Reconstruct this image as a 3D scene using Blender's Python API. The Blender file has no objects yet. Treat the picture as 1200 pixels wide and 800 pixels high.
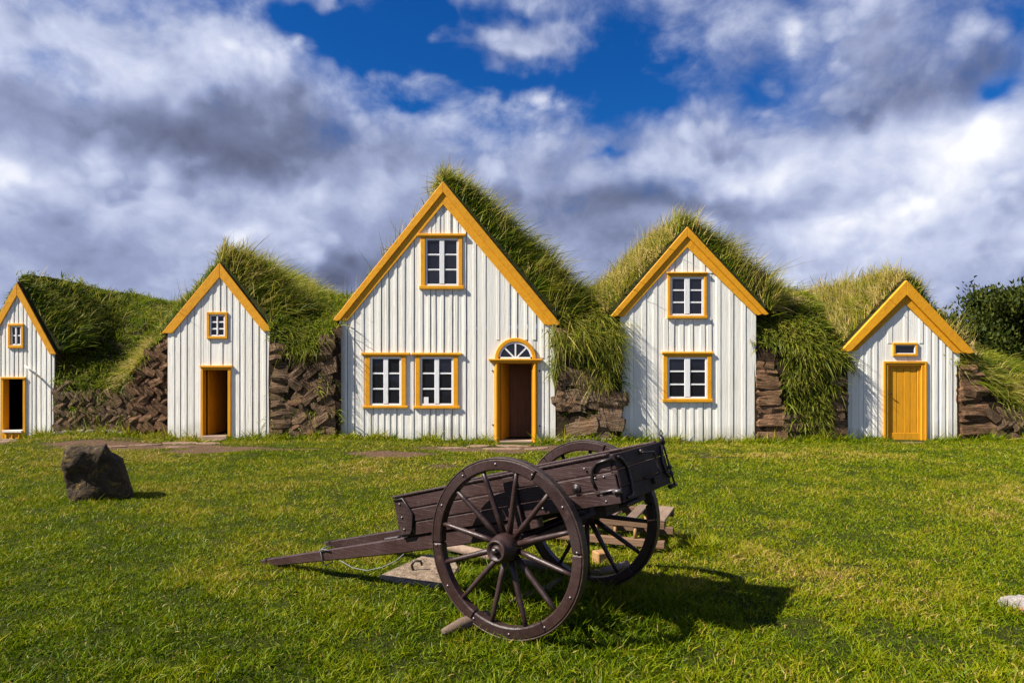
import bpy, bmesh, math, random
import numpy as np
from mathutils import Vector, Matrix, noise as mnoise

random.seed(7)
RNG = np.random.default_rng(7)
scene = bpy.context.scene
COL = scene.collection
R = math.radians

# ------------------------------------------------------------------ camera
EYE, F, HZ = 1.75, 800.0, 428.0          # eye height, focal length and horizon in photo pixels
cam_d = bpy.data.cameras.new('camera')
cam = bpy.data.objects.new('camera', cam_d); COL.objects.link(cam)
cam.location = (0, 0, EYE); cam.rotation_euler = (R(90), 0, 0)
cam_d.sensor_width = 36.0; cam_d.lens = 36.0 * F / 1200.0
cam_d.shift_y = (HZ - 400.0) / 1200.0
cam_d.clip_end = 3000.0
scene.camera = cam

# ------------------------------------------------------------------ light, sky, exposure
SUN_TO = Vector((1.14, 0.40, -1.2)).normalized()      # the way the sunlight travels
EL = math.asin(-SUN_TO.z); AZ = math.atan2(-SUN_TO.x, -SUN_TO.y)
sun_d = bpy.data.lights.new('sun', 'SUN'); sun_d.energy = 5.0; sun_d.angle = R(0.5); sun_d.color = (1.0, 0.93, 0.82)
sun = bpy.data.objects.new('sun', sun_d); COL.objects.link(sun)
sun.rotation_euler = SUN_TO.to_track_quat('-Z', 'Y').to_euler(); sun.location = (-30, -10, 40)
scene.view_settings.view_transform = 'Standard'; scene.view_settings.look = 'None'
scene.view_settings.gamma = 1.0; scene.view_settings.use_curve_mapping = False
scene.view_settings.exposure = 1.1
scene.render.engine = 'CYCLES'
scene.cycles.max_bounces = 6; scene.cycles.diffuse_bounces = 3; scene.cycles.glossy_bounces = 3
scene.cycles.transparent_max_bounces = 6; scene.cycles.transmission_bounces = 3
scene.cycles.use_denoising = True

class NT:
    """small node-tree helper"""
    def __init__(s, tree): s.t = tree; s.n = tree.nodes; s.l = tree.links
    def node(s, typ, **kw):
        n = s.n.new(typ)
        for k, v in kw.items(): setattr(n, k, v)
        return n
    def put(s, sock, v):
        if isinstance(v, bpy.types.NodeSocket): s.l.new(v, sock)
        elif v is not None: sock.default_value = v
    def math(s, op, a, b=None, c=None, clamp=False):
        n = s.node('ShaderNodeMath', operation=op); n.use_clamp = clamp
        s.put(n.inputs[0], a)
        if b is not None: s.put(n.inputs[1], b)
        if c is not None: s.put(n.inputs[2], c)
        return n.outputs[0]
    def vmath(s, op, a, b=None, scale=None):
        n = s.node('ShaderNodeVectorMath', operation=op)
        s.put(n.inputs[0], a)
        if b is not None: s.put(n.inputs[1], b)
        if scale is not None: s.put(n.inputs['Scale'], scale)
        return n.outputs[0]
    def noise(s, vec, scale, detail=4, rough=0.55, dist=0.0, dim='3D', color=False):
        n = s.node('ShaderNodeTexNoise', noise_dimensions=dim)
        if vec is not None: s.l.new(vec, n.inputs['Vector'])
        n.inputs['Scale'].default_value = scale; n.inputs['Detail'].default_value = detail
        n.inputs['Roughness'].default_value = rough; n.inputs['Distortion'].default_value = dist
        return n.outputs['Color' if color else 'Fac']
    def ramp(s, fac, stops, interp='LINEAR'):
        n = s.node('ShaderNodeValToRGB'); n.color_ramp.interpolation = interp
        e = n.color_ramp.elements
        while len(e) > 1: e.remove(e[-1])
        e[0].position = stops[0][0]; e[0].color = (*stops[0][1], 1)
        for p, c in stops[1:]:
            x = e.new(p); x.color = (*c, 1)
        s.put(n.inputs[0], fac)
        return n.outputs[0]
    def mix(s, fac, a, b, blend='MIX'):
        n = s.node('ShaderNodeMix', data_type='RGBA', blend_type=blend)
        s.put(n.inputs[0], fac)
        s.put(n.inputs[6], a if isinstance(a, bpy.types.NodeSocket) else (*a, 1))
        s.put(n.inputs[7], b if isinstance(b, bpy.types.NodeSocket) else (*b, 1))
        return n.outputs[2]
    def maprange(s, v, a, b, c=0.0, d=1.0, smooth=False):
        n = s.node('ShaderNodeMapRange'); n.interpolation_type = 'SMOOTHSTEP' if smooth else 'LINEAR'
        s.put(n.inputs[0], v)
        for i, x in enumerate((a, b, c, d)): n.inputs[i + 1].default_value = x
        return n.outputs[0]

def build_world():
    w = bpy.data.worlds.new('World'); scene.world = w; w.use_nodes = True
    w.node_tree.nodes.clear(); T = NT(w.node_tree)
    out = T.node('ShaderNodeOutputWorld')
    tc = T.node('ShaderNodeTexCoord').outputs['Generated']
    sky = T.node('ShaderNodeTexSky', sky_type='NISHITA'); sky.sun_disc = False
    sky.sun_elevation = EL; sky.sun_rotation = AZ % (2 * math.pi); sky.air_density = 1.0; sky.dust_density = 0.3; sky.ozone_density = 3.0
    hs = T.node('ShaderNodeHueSaturation'); hs.inputs['Saturation'].default_value = 1.35; hs.inputs['Value'].default_value = 0.50
    T.l.new(sky.outputs[0], hs.inputs['Color'])
    bg1 = T.node('ShaderNodeBackground'); bg1.inputs[1].default_value = 0.09
    T.l.new(T.mix(1.0, hs.outputs[0], (0.26, 0.70, 1.12), 'MULTIPLY'), bg1.inputs[0])
    sep = T.node('ShaderNodeSeparateXYZ'); T.l.new(tc, sep.inputs[0])
    u = T.math('ARCTAN2', sep.outputs[0], sep.outputs[1]); v = T.math('ARCSINE', sep.outputs[2])
    # wandering edges for the large cloud masses
    wv = T.noise(tc, 4.0, 4, 0.6, color=True)
    ws = T.node('ShaderNodeSeparateColor'); T.l.new(wv, ws.inputs[0])
    uw = T.math('ADD', u, T.math('MULTIPLY', T.math('SUBTRACT', ws.outputs[0], 0.5), 0.30))
    vw = T.math('ADD', v, T.math('MULTIPLY', T.math('SUBTRACT', ws.outputs[1], 0.5), 0.22))
    def blobs(items):
        tot = None
        for px, py, sx, sy, amp in items:
            a = (px - 600) / F; u0 = math.atan(a); v0 = math.atan((HZ - py) / F / math.sqrt(1 + a * a))
            du = T.math('DIVIDE', T.math('SUBTRACT', uw, u0), sx / F)
            dv = T.math('DIVIDE', T.math('SUBTRACT', vw, v0), sy / F)
            g = T.math('MULTIPLY', T.math('POWER', 2.718, T.math('MULTIPLY', T.math('ADD', T.math('MULTIPLY', du, du), T.math('MULTIPLY', dv, dv)), -1.0)), amp)
            tot = g if tot is None else T.math('ADD', tot, g)
        return tot
    stretch = T.vmath('MULTIPLY', tc, (1.0, 1.0, 1.25))
    warp = T.vmath('ADD', stretch, T.vmath('SCALE', T.vmath('SUBTRACT', T.noise(stretch, 6.0, 3, 0.5, color=True), (0.5, 0.5, 0.5)), scale=0.07))
    sunoff = T.vmath('ADD', warp, (-0.022, -0.008, 0.036))
    def puffs(vec):
        vn = T.node('ShaderNodeTexVoronoi', feature='F1'); T.l.new(vec, vn.inputs['Vector'])
        vn.inputs['Scale'].default_value = 9.0; vn.inputs['Detail'].default_value = 2.0; vn.inputs['Roughness'].default_value = 0.55
        vn.inputs['Lacunarity'].default_value = 2.1
        return T.maprange(vn.outputs['Distance'], 0.15, 0.75, 1.0, 0.0)
    def dens(vec): return T.math('ADD', T.math('MULTIPLY', T.noise(vec, 5.0, 9, 0.54), 0.78), T.math('MULTIPLY', puffs(vec), 0.22))
    n1 = dens(warp); n2 = dens(sunoff)
    n3 = T.noise(warp, 2.2, 3, 0.5)
    wisp = T.noise(warp, 12.0, 8, 0.6)
    # coverage: the layer closes up toward the horizon
    cov = T.math('ADD', T.math('MULTIPLY', n1, 1.15), T.math('MULTIPLY', wisp, 0.58))
    cov = T.math('ADD', cov, T.maprange(v, 0.36, 0.12, -0.16, 0.28))
    cov = T.math('ADD', cov, blobs([(730, 68, 85, 46, -0.38), (600, 85, 70, 16, -0.26), (520, 20, 110, 26, -0.36), (400, 34, 80, 20, -0.34), (470, 72, 70, 20, -0.34), (600, 40, 60, 12, 0.2), (850, 110, 160, 60, -0.10), (1160, 128, 34, 16, -0.40),
                                    (200, 6, 130, 14, -0.14), (700, 178, 26, 9, -0.24), (505, 118, 26, 9, -0.16), (400, 4, 30, 8, 0.2),
                                    (230, 170, 300, 110, 0.30), (1100, 250, 170, 110, 0.22), (950, 190, 200, 60, 0.14), (630, 58, 50, 16, 0.24), (1040, 45, 130, 60, 0.12), (70, 20, 60, 30, 0.1)]))
    cover = T.maprange(cov, 0.42, 0.86, 0, 1, True)
    # brightness of the cloud
    b = T.math('ADD', 0.55, T.math('MULTIPLY', T.math('SUBTRACT', n3, 0.5), 0.30))
    b = T.math('ADD', b, T.math('MULTIPLY', T.math('SUBTRACT', n1, n2), 1.5))
    b = T.math('ADD', b, T.math('MULTIPLY', T.math('SUBTRACT', wisp, 0.5), 0.26))
    b = T.math('ADD', b, blobs([(300, 160, 200, 58, -0.34), (190, 125, 140, 40, -0.12), (120, 310, 130, 46, -0.12), (60, 240, 90, 50, 0.10), (30, 170, 110, 60, 0.16), (130, 58, 170, 24, 0.24), (370, 85, 140, 28, 0.20), (480, 92, 60, 26, 0.20),
                                (330, 210, 140, 18, 0.20), (280, 255, 140, 24, 0.16), (160, 300, 60, 24, 0.06), (690, 285, 110, 40, -0.22), (430, 300, 80, 40, -0.30), (800, 240, 200, 20, -0.14), (890, 192, 180, 24, 0.26), (1110, 215, 80, 34, 0.30), (1155, 165, 50, 18, 0.34), (1080, 110, 90, 26, -0.14), (1060, 300, 90, 26, 0.12), (1160, 310, 110, 24, 0.02),
                                (1030, 250, 110, 24, 0.20), (942, 20, 20, 14, 0.40), (1150, 50, 130, 50, -0.12), (830, 240, 150, 14, -0.18), (600, 140, 110, 30, 0.10), (980, 330, 120, 30, -0.03), (760, 135, 100, 26, -0.04), (590, 106, 90, 16, 0.20)]))
    col = T.ramp(b, [(0.0, (0.080, 0.094, 0.155)), (0.26, (0.132, 0.156, 0.255)), (0.50, (0.235, 0.275, 0.425)), (0.74, (0.42, 0.46, 0.60)), (1.0, (0.70, 0.71, 0.76))])
    bg2 = T.node('ShaderNodeBackground'); bg2.inputs[1].default_value = 0.66
    T.l.new(col, bg2.inputs[0])
    mx = T.node('ShaderNodeMixShader'); T.l.new(cover, mx.inputs[0]); T.l.new(bg1.outputs[0], mx.inputs[1]); T.l.new(bg2.outputs[0], mx.inputs[2])
    T.l.new(mx.outputs[0], out.inputs[0])
    w.cycles.sampling_method = 'MANUAL'; w.cycles.sample_map_resolution = 512
build_world()

# ------------------------------------------------------------------ mesh helpers
class MB:
    def __init__(s): s.v = []; s.f = []
    def add(s, verts, faces):
        o = len(s.v); s.v += [tuple(p) for p in verts]; s.f += [tuple(i + o for i in f) for f in faces]; return s
    def box(s, x0, x1, y0, y1, z0, z1):
        return s.add([(x0, y0, z0), (x1, y0, z0), (x1, y1, z0), (x0, y1, z0), (x0, y0, z1), (x1, y0, z1), (x1, y1, z1), (x0, y1, z1)],
                     [(0, 3, 2, 1), (4, 5, 6, 7), (0, 1, 5, 4), (1, 2, 6, 5), (2, 3, 7, 6), (3, 0, 4, 7)])
    def prism_y(s, poly, y0, y1):
        """polygon in (x, z), anticlockwise seen from -y, pushed from y0 (front) to y1"""
        n = len(poly)
        return s.add([(x, y0, z) for x, z in poly] + [(x, y1, z) for x, z in poly],
                     [tuple(range(n)), tuple(range(2 * n - 1, n - 1, -1))] + [((i + 1) % n, i, n + i, n + (i + 1) % n) for i in range(n)])
    def tube(s, path, r, n=6, cap=True):
        pts = [Vector(p) for p in path]; rs = r if isinstance(r, (list, tuple)) else [r] * len(pts)
        o = len(s.v); up = None
        for i, p in enumerate(pts):
            d = (pts[min(i + 1, len(pts) - 1)] - pts[max(i - 1, 0)]).normalized()
            if up is None: up = d.orthogonal().normalized()
            up = (up - d * up.dot(d)).normalized() if (up - d * up.dot(d)).length > 1e-6 else d.orthogonal().normalized()
            sd = d.cross(up)
            for k in range(n):
                a = 2 * math.pi * k / n
                s.v.append(tuple(p + (up * math.cos(a) + sd * math.sin(a)) * rs[i]))
        for i in range(len(pts) - 1):
            for k in range(n):
                s.f.append((o + i * n + k, o + i * n + (k + 1) % n, o + (i + 1) * n + (k + 1) % n, o + (i + 1) * n + k))
        if cap:
            s.f.append(tuple(o + k for k in range(n - 1, -1, -1))); s.f.append(tuple(o + (len(pts) - 1) * n + k for k in range(n)))
        return s
    def lathe_y(s, prof, n=24):
        """profile of (radius, y) turned round the y axis"""
        o = len(s.v)
        for r, y in prof:
            for k in range(n):
                a = 2 * math.pi * k / n; s.v.append((r * math.cos(a), y, r * math.sin(a)))
        for i in range(len(prof) - 1):
            for k in range(n):
                s.f.append((o + i * n + k, o + i * n + (k + 1) % n, o + (i + 1) * n + (k + 1) % n, o + (i + 1) * n + k))
        return s
    def move(s, fn): s.v = [tuple(fn(Vector(p))) for p in s.v]; return s
    def mesh(s, name, mat, smooth=False):
        me = bpy.data.meshes.new(name); me.from_pydata(s.v, [], s.f); me.materials.append(mat)
        bm = bmesh.new(); bm.from_mesh(me); bmesh.ops.recalc_face_normals(bm, faces=bm.faces); bm.to_mesh(me); bm.free()
        if smooth:
            me.polygons.foreach_set('use_smooth', [True] * len(me.polygons))
        return me
    def build(s, name, mat, parent=None, smooth=False, bevel=0.0, off=None):
        if off is not None: s.v = [(x - off[0], y - off[1], z - off[2]) for x, y, z in s.v]
        o = bpy.data.objects.new(name, s.mesh(name, mat, smooth)); COL.objects.link(o)
        if parent is not None: o.parent = parent
        if bevel:
            m = o.modifiers.new('bevel', 'BEVEL'); m.width = bevel; m.segments = 1; m.limit_method = 'ANGLE'
        return o

def thing(name, label, cat, loc=(0, 0, 0), rotz=0.0, group=None):
    o = bpy.data.objects.new(name, None); COL.objects.link(o)
    o.location = loc; o.rotation_euler = (0, 0, rotz); o.empty_display_size = 0.2
    return tag(o, label, cat, group)
def tag(o, label=None, cat=None, group=None, kind=None):
    if label: o['label'] = label
    if cat: o['category'] = cat
    if group: o['group'] = group
    if kind: o['kind'] = kind
    return o

def vnoise(x, y, seed=0):
    """smooth 2-D value noise, numpy"""
    xi = np.floor(x).astype(np.int64); yi = np.floor(y).astype(np.int64); fx = x - xi; fy = y - yi
    fx = fx * fx * (3 - 2 * fx); fy = fy * fy * (3 - 2 * fy)
    def h(a, b):
        n = (a * 374761393 + b * 668265263 + seed * 1274126177) & 0x7fffffff
        n = ((n ^ (n >> 13)) * 1103515245) & 0x7fffffff
        n = ((n ^ (n >> 16)) * 69069 + 12345) & 0x7fffffff
        return (n & 0xffff) / 65535.0
    return (h(xi, yi) * (1 - fx) + h(xi + 1, yi) * fx) * (1 - fy) + (h(xi, yi + 1) * (1 - fx) + h(xi + 1, yi + 1) * fx) * fy
def fbm(x, y, seed=0, oct=4):
    t = 0; a = 0.5
    for k in range(oct):
        t = t + a * vnoise(x * 2 ** k, y * 2 ** k, seed + k * 17); a *= 0.5
    return t / (1 - 0.5 ** oct)

# ------------------------------------------------------------------ materials
def mat(name):
    m = bpy.data.materials.new(name); m.use_nodes = True; m.node_tree.nodes.clear()
    T = NT(m.node_tree); out = T.node('ShaderNodeOutputMaterial')
    return m, T, out
def princ(T, out, color, rough, bump=None, bdist=0.01, spec=0.5):
    p = T.node('ShaderNodeBsdfPrincipled')
    T.put(p.inputs['Base Color'], color if isinstance(color, bpy.types.NodeSocket) else (*color, 1))
    T.put(p.inputs['Roughness'], rough); p.inputs['Specular IOR Level'].default_value = spec
    if bump is not None:
        b = T.node('ShaderNodeBump'); b.inputs['Distance'].default_value = bdist; b.inputs['Strength'].default_value = 1.0
        T.l.new(bump, b.inputs['Height']); T.l.new(b.outputs[0], p.inputs['Normal'])
    T.l.new(p.outputs[0], out.inputs['Surface']); return p
def objrand(T): return T.node('ShaderNodeObjectInfo').outputs['Random']
def opos(T): return T.node('ShaderNodeTexCoord').outputs['Object']
def gpos(T): return T.node('ShaderNodeNewGeometry').outputs['Position']

def m_paint(name, base, dirt, stretch, wear=0.5, rough=0.55, splash=False):
    m, T, out = mat(name); p = gpos(T)
    g = T.noise(T.vmath('MULTIPLY', p, stretch), 1.0, 6, 0.65)
    g2 = T.noise(p, 1.3, 5, 0.6)
    f = T.math('MULTIPLY', T.maprange(T.math('ADD', g, T.math('MULTIPLY', g2, 0.5)), 0.72, 1.02), wear)
    c = T.mix(f, base, dirt)
    # flaked and stained spots
    sp = T.noise(T.vmath('MULTIPLY', p, (9, 9, 3.5)), 1.0, 6, 0.7)
    c = T.mix(T.maprange(sp, 0.66, 0.72, 0, 0.55), c, (dirt[0] * 0.62, dirt[1] * 0.55, dirt[2] * 0.5))
    if splash:
        sx = T.node('ShaderNodeSeparateXYZ'); T.l.new(p, sx.inputs[0])
        hgt = T.math('ADD', sx.outputs[2], T.math('MULTIPLY', T.math('SUBTRACT', g2, 0.5), 0.9))
        c = T.mix(T.maprange(hgt, 0.38, -0.05, 0, 0.6), c, (0.30, 0.27, 0.17))
    tint = T.maprange(objrand(T), 0, 1, 0.90, 1.05)
    c = T.mix(1.0, c, T.node('ShaderNodeCombineColor').outputs[0], 'MULTIPLY') if False else T.vmath('SCALE', c, scale=tint)
    princ(T, out, c, rough, g, 0.006, 0.25); return m
M = {}
M['white'] = m_paint('white_paint', (0.85, 0.825, 0.745), (0.58, 0.54, 0.43), (38, 38, 2.2), 0.45, 0.55, True)
M['sash'] = m_paint('sash_paint', (0.82, 0.82, 0.82), (0.65, 0.63, 0.60), (30, 30, 8), 0.3)
M['ochre'] = m_paint('ochre_paint', (0.72, 0.325, 0.012), (0.50, 0.20, 0.012), (9, 9, 9), 0.6, 0.55)
M['ochre_v'] = m_paint('ochre_boards', (0.70, 0.315, 0.012), (0.46, 0.185, 0.012), (40, 40, 2.5), 0.6, 0.55)

def m_glass():
    m, T, out = mat('window_glass')
    g = T.noise(gpos(T), 2.0, 2, 0.5)
    princ(T, out, (0.012, 0.012, 0.018), 0.06, g, 0.004, 0.5); return m
M['glass'] = m_glass()

def m_wood(name, a, b, stretch, rough=0.6, bump=0.006, spec=0.4, obj=True, scuff=False):
    m, T, out = mat(name); p = opos(T) if obj else gpos(T)
    w = T.vmath('ADD', T.vmath('MULTIPLY', p, stretch), T.vmath('SCALE', T.node('ShaderNodeCombineXYZ').outputs[0], scale=1.0))
    g = T.noise(T.vmath('MULTIPLY', p, stretch), 1.0, 7, 0.65, 0.6)
    l = T.noise(p, 3.0, 4, 0.6)
    f = T.math('ADD', T.math('MULTIPLY', g, 0.65), T.math('MULTIPLY', l, 0.35))
    c = T.mix(T.maprange(f, 0.30, 0.75), a, b)
    c = T.vmath('SCALE', c, scale=T.maprange(objrand(T), 0, 1, 0.8, 1.15))
    sc_ = T.noise(p, 17, 5, 0.7)
    if scuff: c = T.mix(T.maprange(sc_, 0.60, 0.72, 0, 0.5), c, (0.085, 0.058, 0.046))
    r = T.maprange(T.math('ADD', T.math('MULTIPLY', l, 0.6), T.math('MULTIPLY', sc_, 0.4)), 0.35, 0.65, rough - 0.10, rough + 0.22)
    princ(T, out, c, r, g, bump, spec); return m
M['cart'] = m_wood('cart_paint', (0.020, 0.0092, 0.0085), (0.045, 0.021, 0.019), (5, 60, 60), 0.42, 0.004, 0.4, True, True)
M['cart_y'] = m_wood('cart_paint_rails', (0.024, 0.0135, 0.0115), (0.046, 0.026, 0.022), (60, 5, 60), 0.6, 0.004, 0.2, True, True)
M['wheel'] = m_wood('wheel_paint', (0.018, 0.008, 0.0075), (0.040, 0.019, 0.017), (22, 22, 22), 0.38, 0.003, 0.45, True, True)
M['rack'] = m_wood('weathered_timber', (0.10, 0.052, 0.028), (0.23, 0.145, 0.09), (4, 55, 55), 0.8, 0.006, 0.25)
M['rack_y'] = m_wood('weathered_slats', (0.12, 0.075, 0.05), (0.25, 0.18, 0.13), (55, 4, 55), 0.8, 0.006, 0.25)
M['peg'] = m_wood('peg_timber', (0.30, 0.16, 0.06), (0.45, 0.27, 0.11), (40, 40, 6), 0.7, 0.004, 0.3)
M['log'] = m_wood('grey_timber', (0.10, 0.062, 0.042), (0.27, 0.20, 0.15), (14, 14, 14), 0.85, 0.008, 0.2)
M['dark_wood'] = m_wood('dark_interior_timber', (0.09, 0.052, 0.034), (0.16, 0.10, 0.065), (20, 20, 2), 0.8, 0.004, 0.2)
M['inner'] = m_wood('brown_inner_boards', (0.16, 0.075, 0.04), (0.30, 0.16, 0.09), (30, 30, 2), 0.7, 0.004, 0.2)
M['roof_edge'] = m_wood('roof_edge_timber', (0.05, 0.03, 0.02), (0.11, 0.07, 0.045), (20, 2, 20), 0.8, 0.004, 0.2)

def m_simple(name, c, rough, metal=0.0, nscale=40, amp=0.25):
    m, T, out = mat(name); n = T.noise(opos(T), nscale, 5, 0.6)
    p = princ(T, out, T.vmath('SCALE', T.mix(0.0, c, c), scale=T.maprange(n, 0.3, 0.7, 1 - amp, 1 + amp)), rough, n, 0.002)
    p.inputs['Metallic'].default_value = metal; return m
M['iron'] = m_simple('painted_iron', (0.022, 0.016, 0.016), 0.38, 0.3)
M['bare_iron'] = m_simple('worn_iron', (0.16, 0.14, 0.14), 0.42, 0.7)
M['tyre'] = m_simple('rusty_tyre', (0.055, 0.035, 0.027), 0.55, 0.4, 30, 0.45)
M['wire'] = m_simple('grey_cable', (0.11, 0.12, 0.11), 0.6)
M['card'] = m_simple('white_card', (0.8, 0.8, 0.8), 0.7, 0, 20, 0.05)
M['step'] = m_wood('step_timber', (0.22, 0.15, 0.10), (0.40, 0.30, 0.22), (3, 40, 40), 0.8, 0.004, 0.2)

def m_turf(name, a, b, c2, sc=(5, 5, 26), layered=False):
    m, T, out = mat(name); p = gpos(T)
    q = opos(T) if layered else p
    if layered:
        q = T.vmath('ADD', q, T.vmath('SCALE', p, scale=0.35))
    l = T.noise(T.vmath('MULTIPLY', q, sc), 1.0, 6, 0.65, 0.5)
    g = T.noise(p, 40, 6, 0.7); k = T.noise(p, 2.6, 4, 0.6)
    f = T.math('ADD', T.math('MULTIPLY', l, 0.62), T.math('MULTIPLY', g, 0.38))
    c = T.mix(T.maprange(f, 0.38, 0.62), a, b)
    c = T.mix(T.maprange(k, 0.5, 0.72, 0, 0.6), c, c2)
    c = T.mix(T.maprange(T.noise(p, 4.5, 5, 0.65), 0.56, 0.68, 0, 0.65), c, (0.05, 0.06, 0.012))
    c = T.vmath('SCALE', c, scale=T.maprange(objrand(T), 0, 1, 0.8, 1.2))
    princ(T, out, c, 0.95, f, 0.09, 0.1); return m
M['turf'] = m_turf('turf_block_earth', (0.024, 0.014, 0.009), (0.27, 0.175, 0.105), (0.29, 0.175, 0.09), (1.6, 1.6, 7.5), True)
M['turf_red'] = m_turf('red_brown_turf', (0.030, 0.017, 0.010), (0.31, 0.175, 0.095), (0.36, 0.21, 0.115), (1.2, 1.2, 4.5), True)
M['turf_pale'] = m_turf('pale_cut_turf', (0.06, 0.038, 0.024), (0.31, 0.21, 0.135), (0.20, 0.09, 0.035), (2.0, 2.0, 7), True)
M['core'] = m_turf('dark_earth', (0.018, 0.011, 0.008), (0.07, 0.042, 0.026), (0.05, 0.04, 0.018))
M['sod'] = m_turf('sod_under_grass', (0.020, 0.022, 0.006), (0.05, 0.055, 0.014), (0.07, 0.055, 0.02), (6, 6, 6))

def m_grass(name, stops, tip=(0.30, 0.26, 0.09), tipmix=0.35, trans=0.38):
    m, T, out = mat(name)
    h = T.node('ShaderNodeAttribute', attribute_name='hue').outputs['Fac']
    t = T.node('ShaderNodeAttribute', attribute_name='along').outputs['Fac']
    c = T.ramp(h, stops)
    c = T.mix(T.math('MULTIPLY', T.maprange(t, 0.45, 1.0), tipmix), c, tip)
    d = T.node('ShaderNodeBsdfPrincipled'); T.l.new(c, d.inputs['Base Color']); d.inputs['Roughness'].default_value = 0.45; d.inputs['Specular IOR Level'].default_value = 0.12
    tr = T.node('ShaderNodeBsdfTranslucent'); T.l.new(c, tr.inputs[0])
    mx = T.node('ShaderNodeMixShader'); mx.inputs[0].default_value = trans
    T.l.new(d.outputs[0], mx.inputs[1]); T.l.new(tr.outputs[0], mx.inputs[2]); T.l.new(mx.outputs[0], out.inputs[0]); return m
M['lawn'] = m_grass('lawn_blades', [(0.0, (0.026, 0.064, 0.001)), (0.35, (0.105, 0.168, 0.001)), (0.65, (0.200, 0.225, 0.002)), (0.85, (0.310, 0.255, 0.012)), (1.0, (0.42, 0.29, 0.10))], (0.34, 0.32, 0.01), 0.3, 0.34)
M['turfgrass'] = m_grass('turf_grass', [(0.0, (0.028, 0.066, 0.002)), (0.35, (0.095, 0.155, 0.003)), (0.62, (0.220, 0.245, 0.008)), (0.82, (0.40, 0.33, 0.05)), (1.0, (0.56, 0.42, 0.18))], (0.50, 0.41, 0.10), 0.42, 0.42)

def m_ground():
    m, T, out = mat('lawn_soil'); p = gpos(T)
    a = T.noise(p, 1.1, 6, 0.6); b = T.noise(p, 26, 6, 0.7)
    c = T.mix(T.maprange(b, 0.35, 0.65), (0.014, 0.020, 0.002), (0.050, 0.055, 0.006))
    s = T.node('ShaderNodeAttribute', attribute_name='soil').outputs['Fac']
    soil = T.mix(T.maprange(b, 0.35, 0.65), (0.060, 0.033, 0.020), (0.155, 0.095, 0.060))
    c = T.mix(T.maprange(T.math('ADD', s, T.math('MULTIPLY', T.math('SUBTRACT', b, 0.5), 0.5)), 0.42, 0.62), c, soil)
    c = T.mix(T.maprange(a, 0.55, 0.75, 0, 0.4), c, (0.10, 0.075, 0.03))
    princ(T, out, c, 0.95, b, 0.03, 0.1); return m
M['ground'] = m_ground()

def m_stone(name, a, b, lich=None, sc=9, bump=0.03):
    m, T, out = mat(name); p = gpos(T)
    n = T.noise(p, sc, 8, 0.7); v = T.node('ShaderNodeTexVoronoi'); v.inputs['Scale'].default_value = sc * 1.4; T.l.new(p, v.inputs['Vector'])
    c = T.mix(T.maprange(n, 0.35, 0.65), a, b)
    if lich:
        l = T.noise(p, sc * 0.9, 4, 0.7, 0.5)
        c = T.mix(T.maprange(l, 0.56, 0.64), c, lich)
    princ(T, out, c, 0.9, T.math('ADD', n, T.math('MULTIPLY', v.outputs['Distance'], 0.4)), bump, 0.2); return m
M['boulder'] = m_stone('dark_boulder', (0.026, 0.018, 0.011), (0.085, 0.060, 0.036), (0.16, 0.105, 0.025), 9, 0.06)
M['lichen_stone'] = m_stone('lichen_stone', (0.22, 0.195, 0.18), (0.36, 0.33, 0.31), (0.50, 0.20, 0.015), 16, 0.03)
M['slab'] = m_stone('weathered_slab', (0.15, 0.105, 0.07), (0.31, 0.235, 0.165), (0.10, 0.07, 0.04), 14, 0.03)
M['flag'] = m_stone('pink_flagstone', (0.13, 0.08, 0.052), (0.29, 0.195, 0.135), (0.11, 0.085, 0.03), 10, 0.03)
M['stone'] = m_stone('grey_stone', (0.14, 0.12, 0.09), (0.30, 0.26, 0.20), (0.09, 0.11, 0.03), 18, 0.02)

def m_leaf():
    m, T, out = mat('tree_leaves')
    h = T.node('ShaderNodeAttribute', attribute_name='hue').outputs['Fac']
    c = T.ramp(h, [(0, (0.016, 0.028, 0.004)), (0.6, (0.048, 0.064, 0.008)), (1, (0.13, 0.13, 0.02))])
    d = T.node('ShaderNodeBsdfPrincipled'); T.l.new(c, d.inputs['Base Color']); d.inputs['Roughness'].default_value = 0.6; d.inputs['Specular IOR Level'].default_value = 0.1
    tr = T.node('ShaderNodeBsdfTranslucent'); T.l.new(c, tr.inputs[0])
    mx = T.node('ShaderNodeMixShader'); mx.inputs[0].default_value = 0.25
    T.l.new(d.outputs[0], mx.inputs[1]); T.l.new(tr.outputs[0], mx.inputs[2]); T.l.new(mx.outputs[0], out.inputs[0]); return m
M['leaf'] = m_leaf()
M['bark'] = m_wood('bark', (0.05, 0.035, 0.025), (0.13, 0.10, 0.075), (30, 30, 4), 0.9, 0.02, 0.1)

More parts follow.
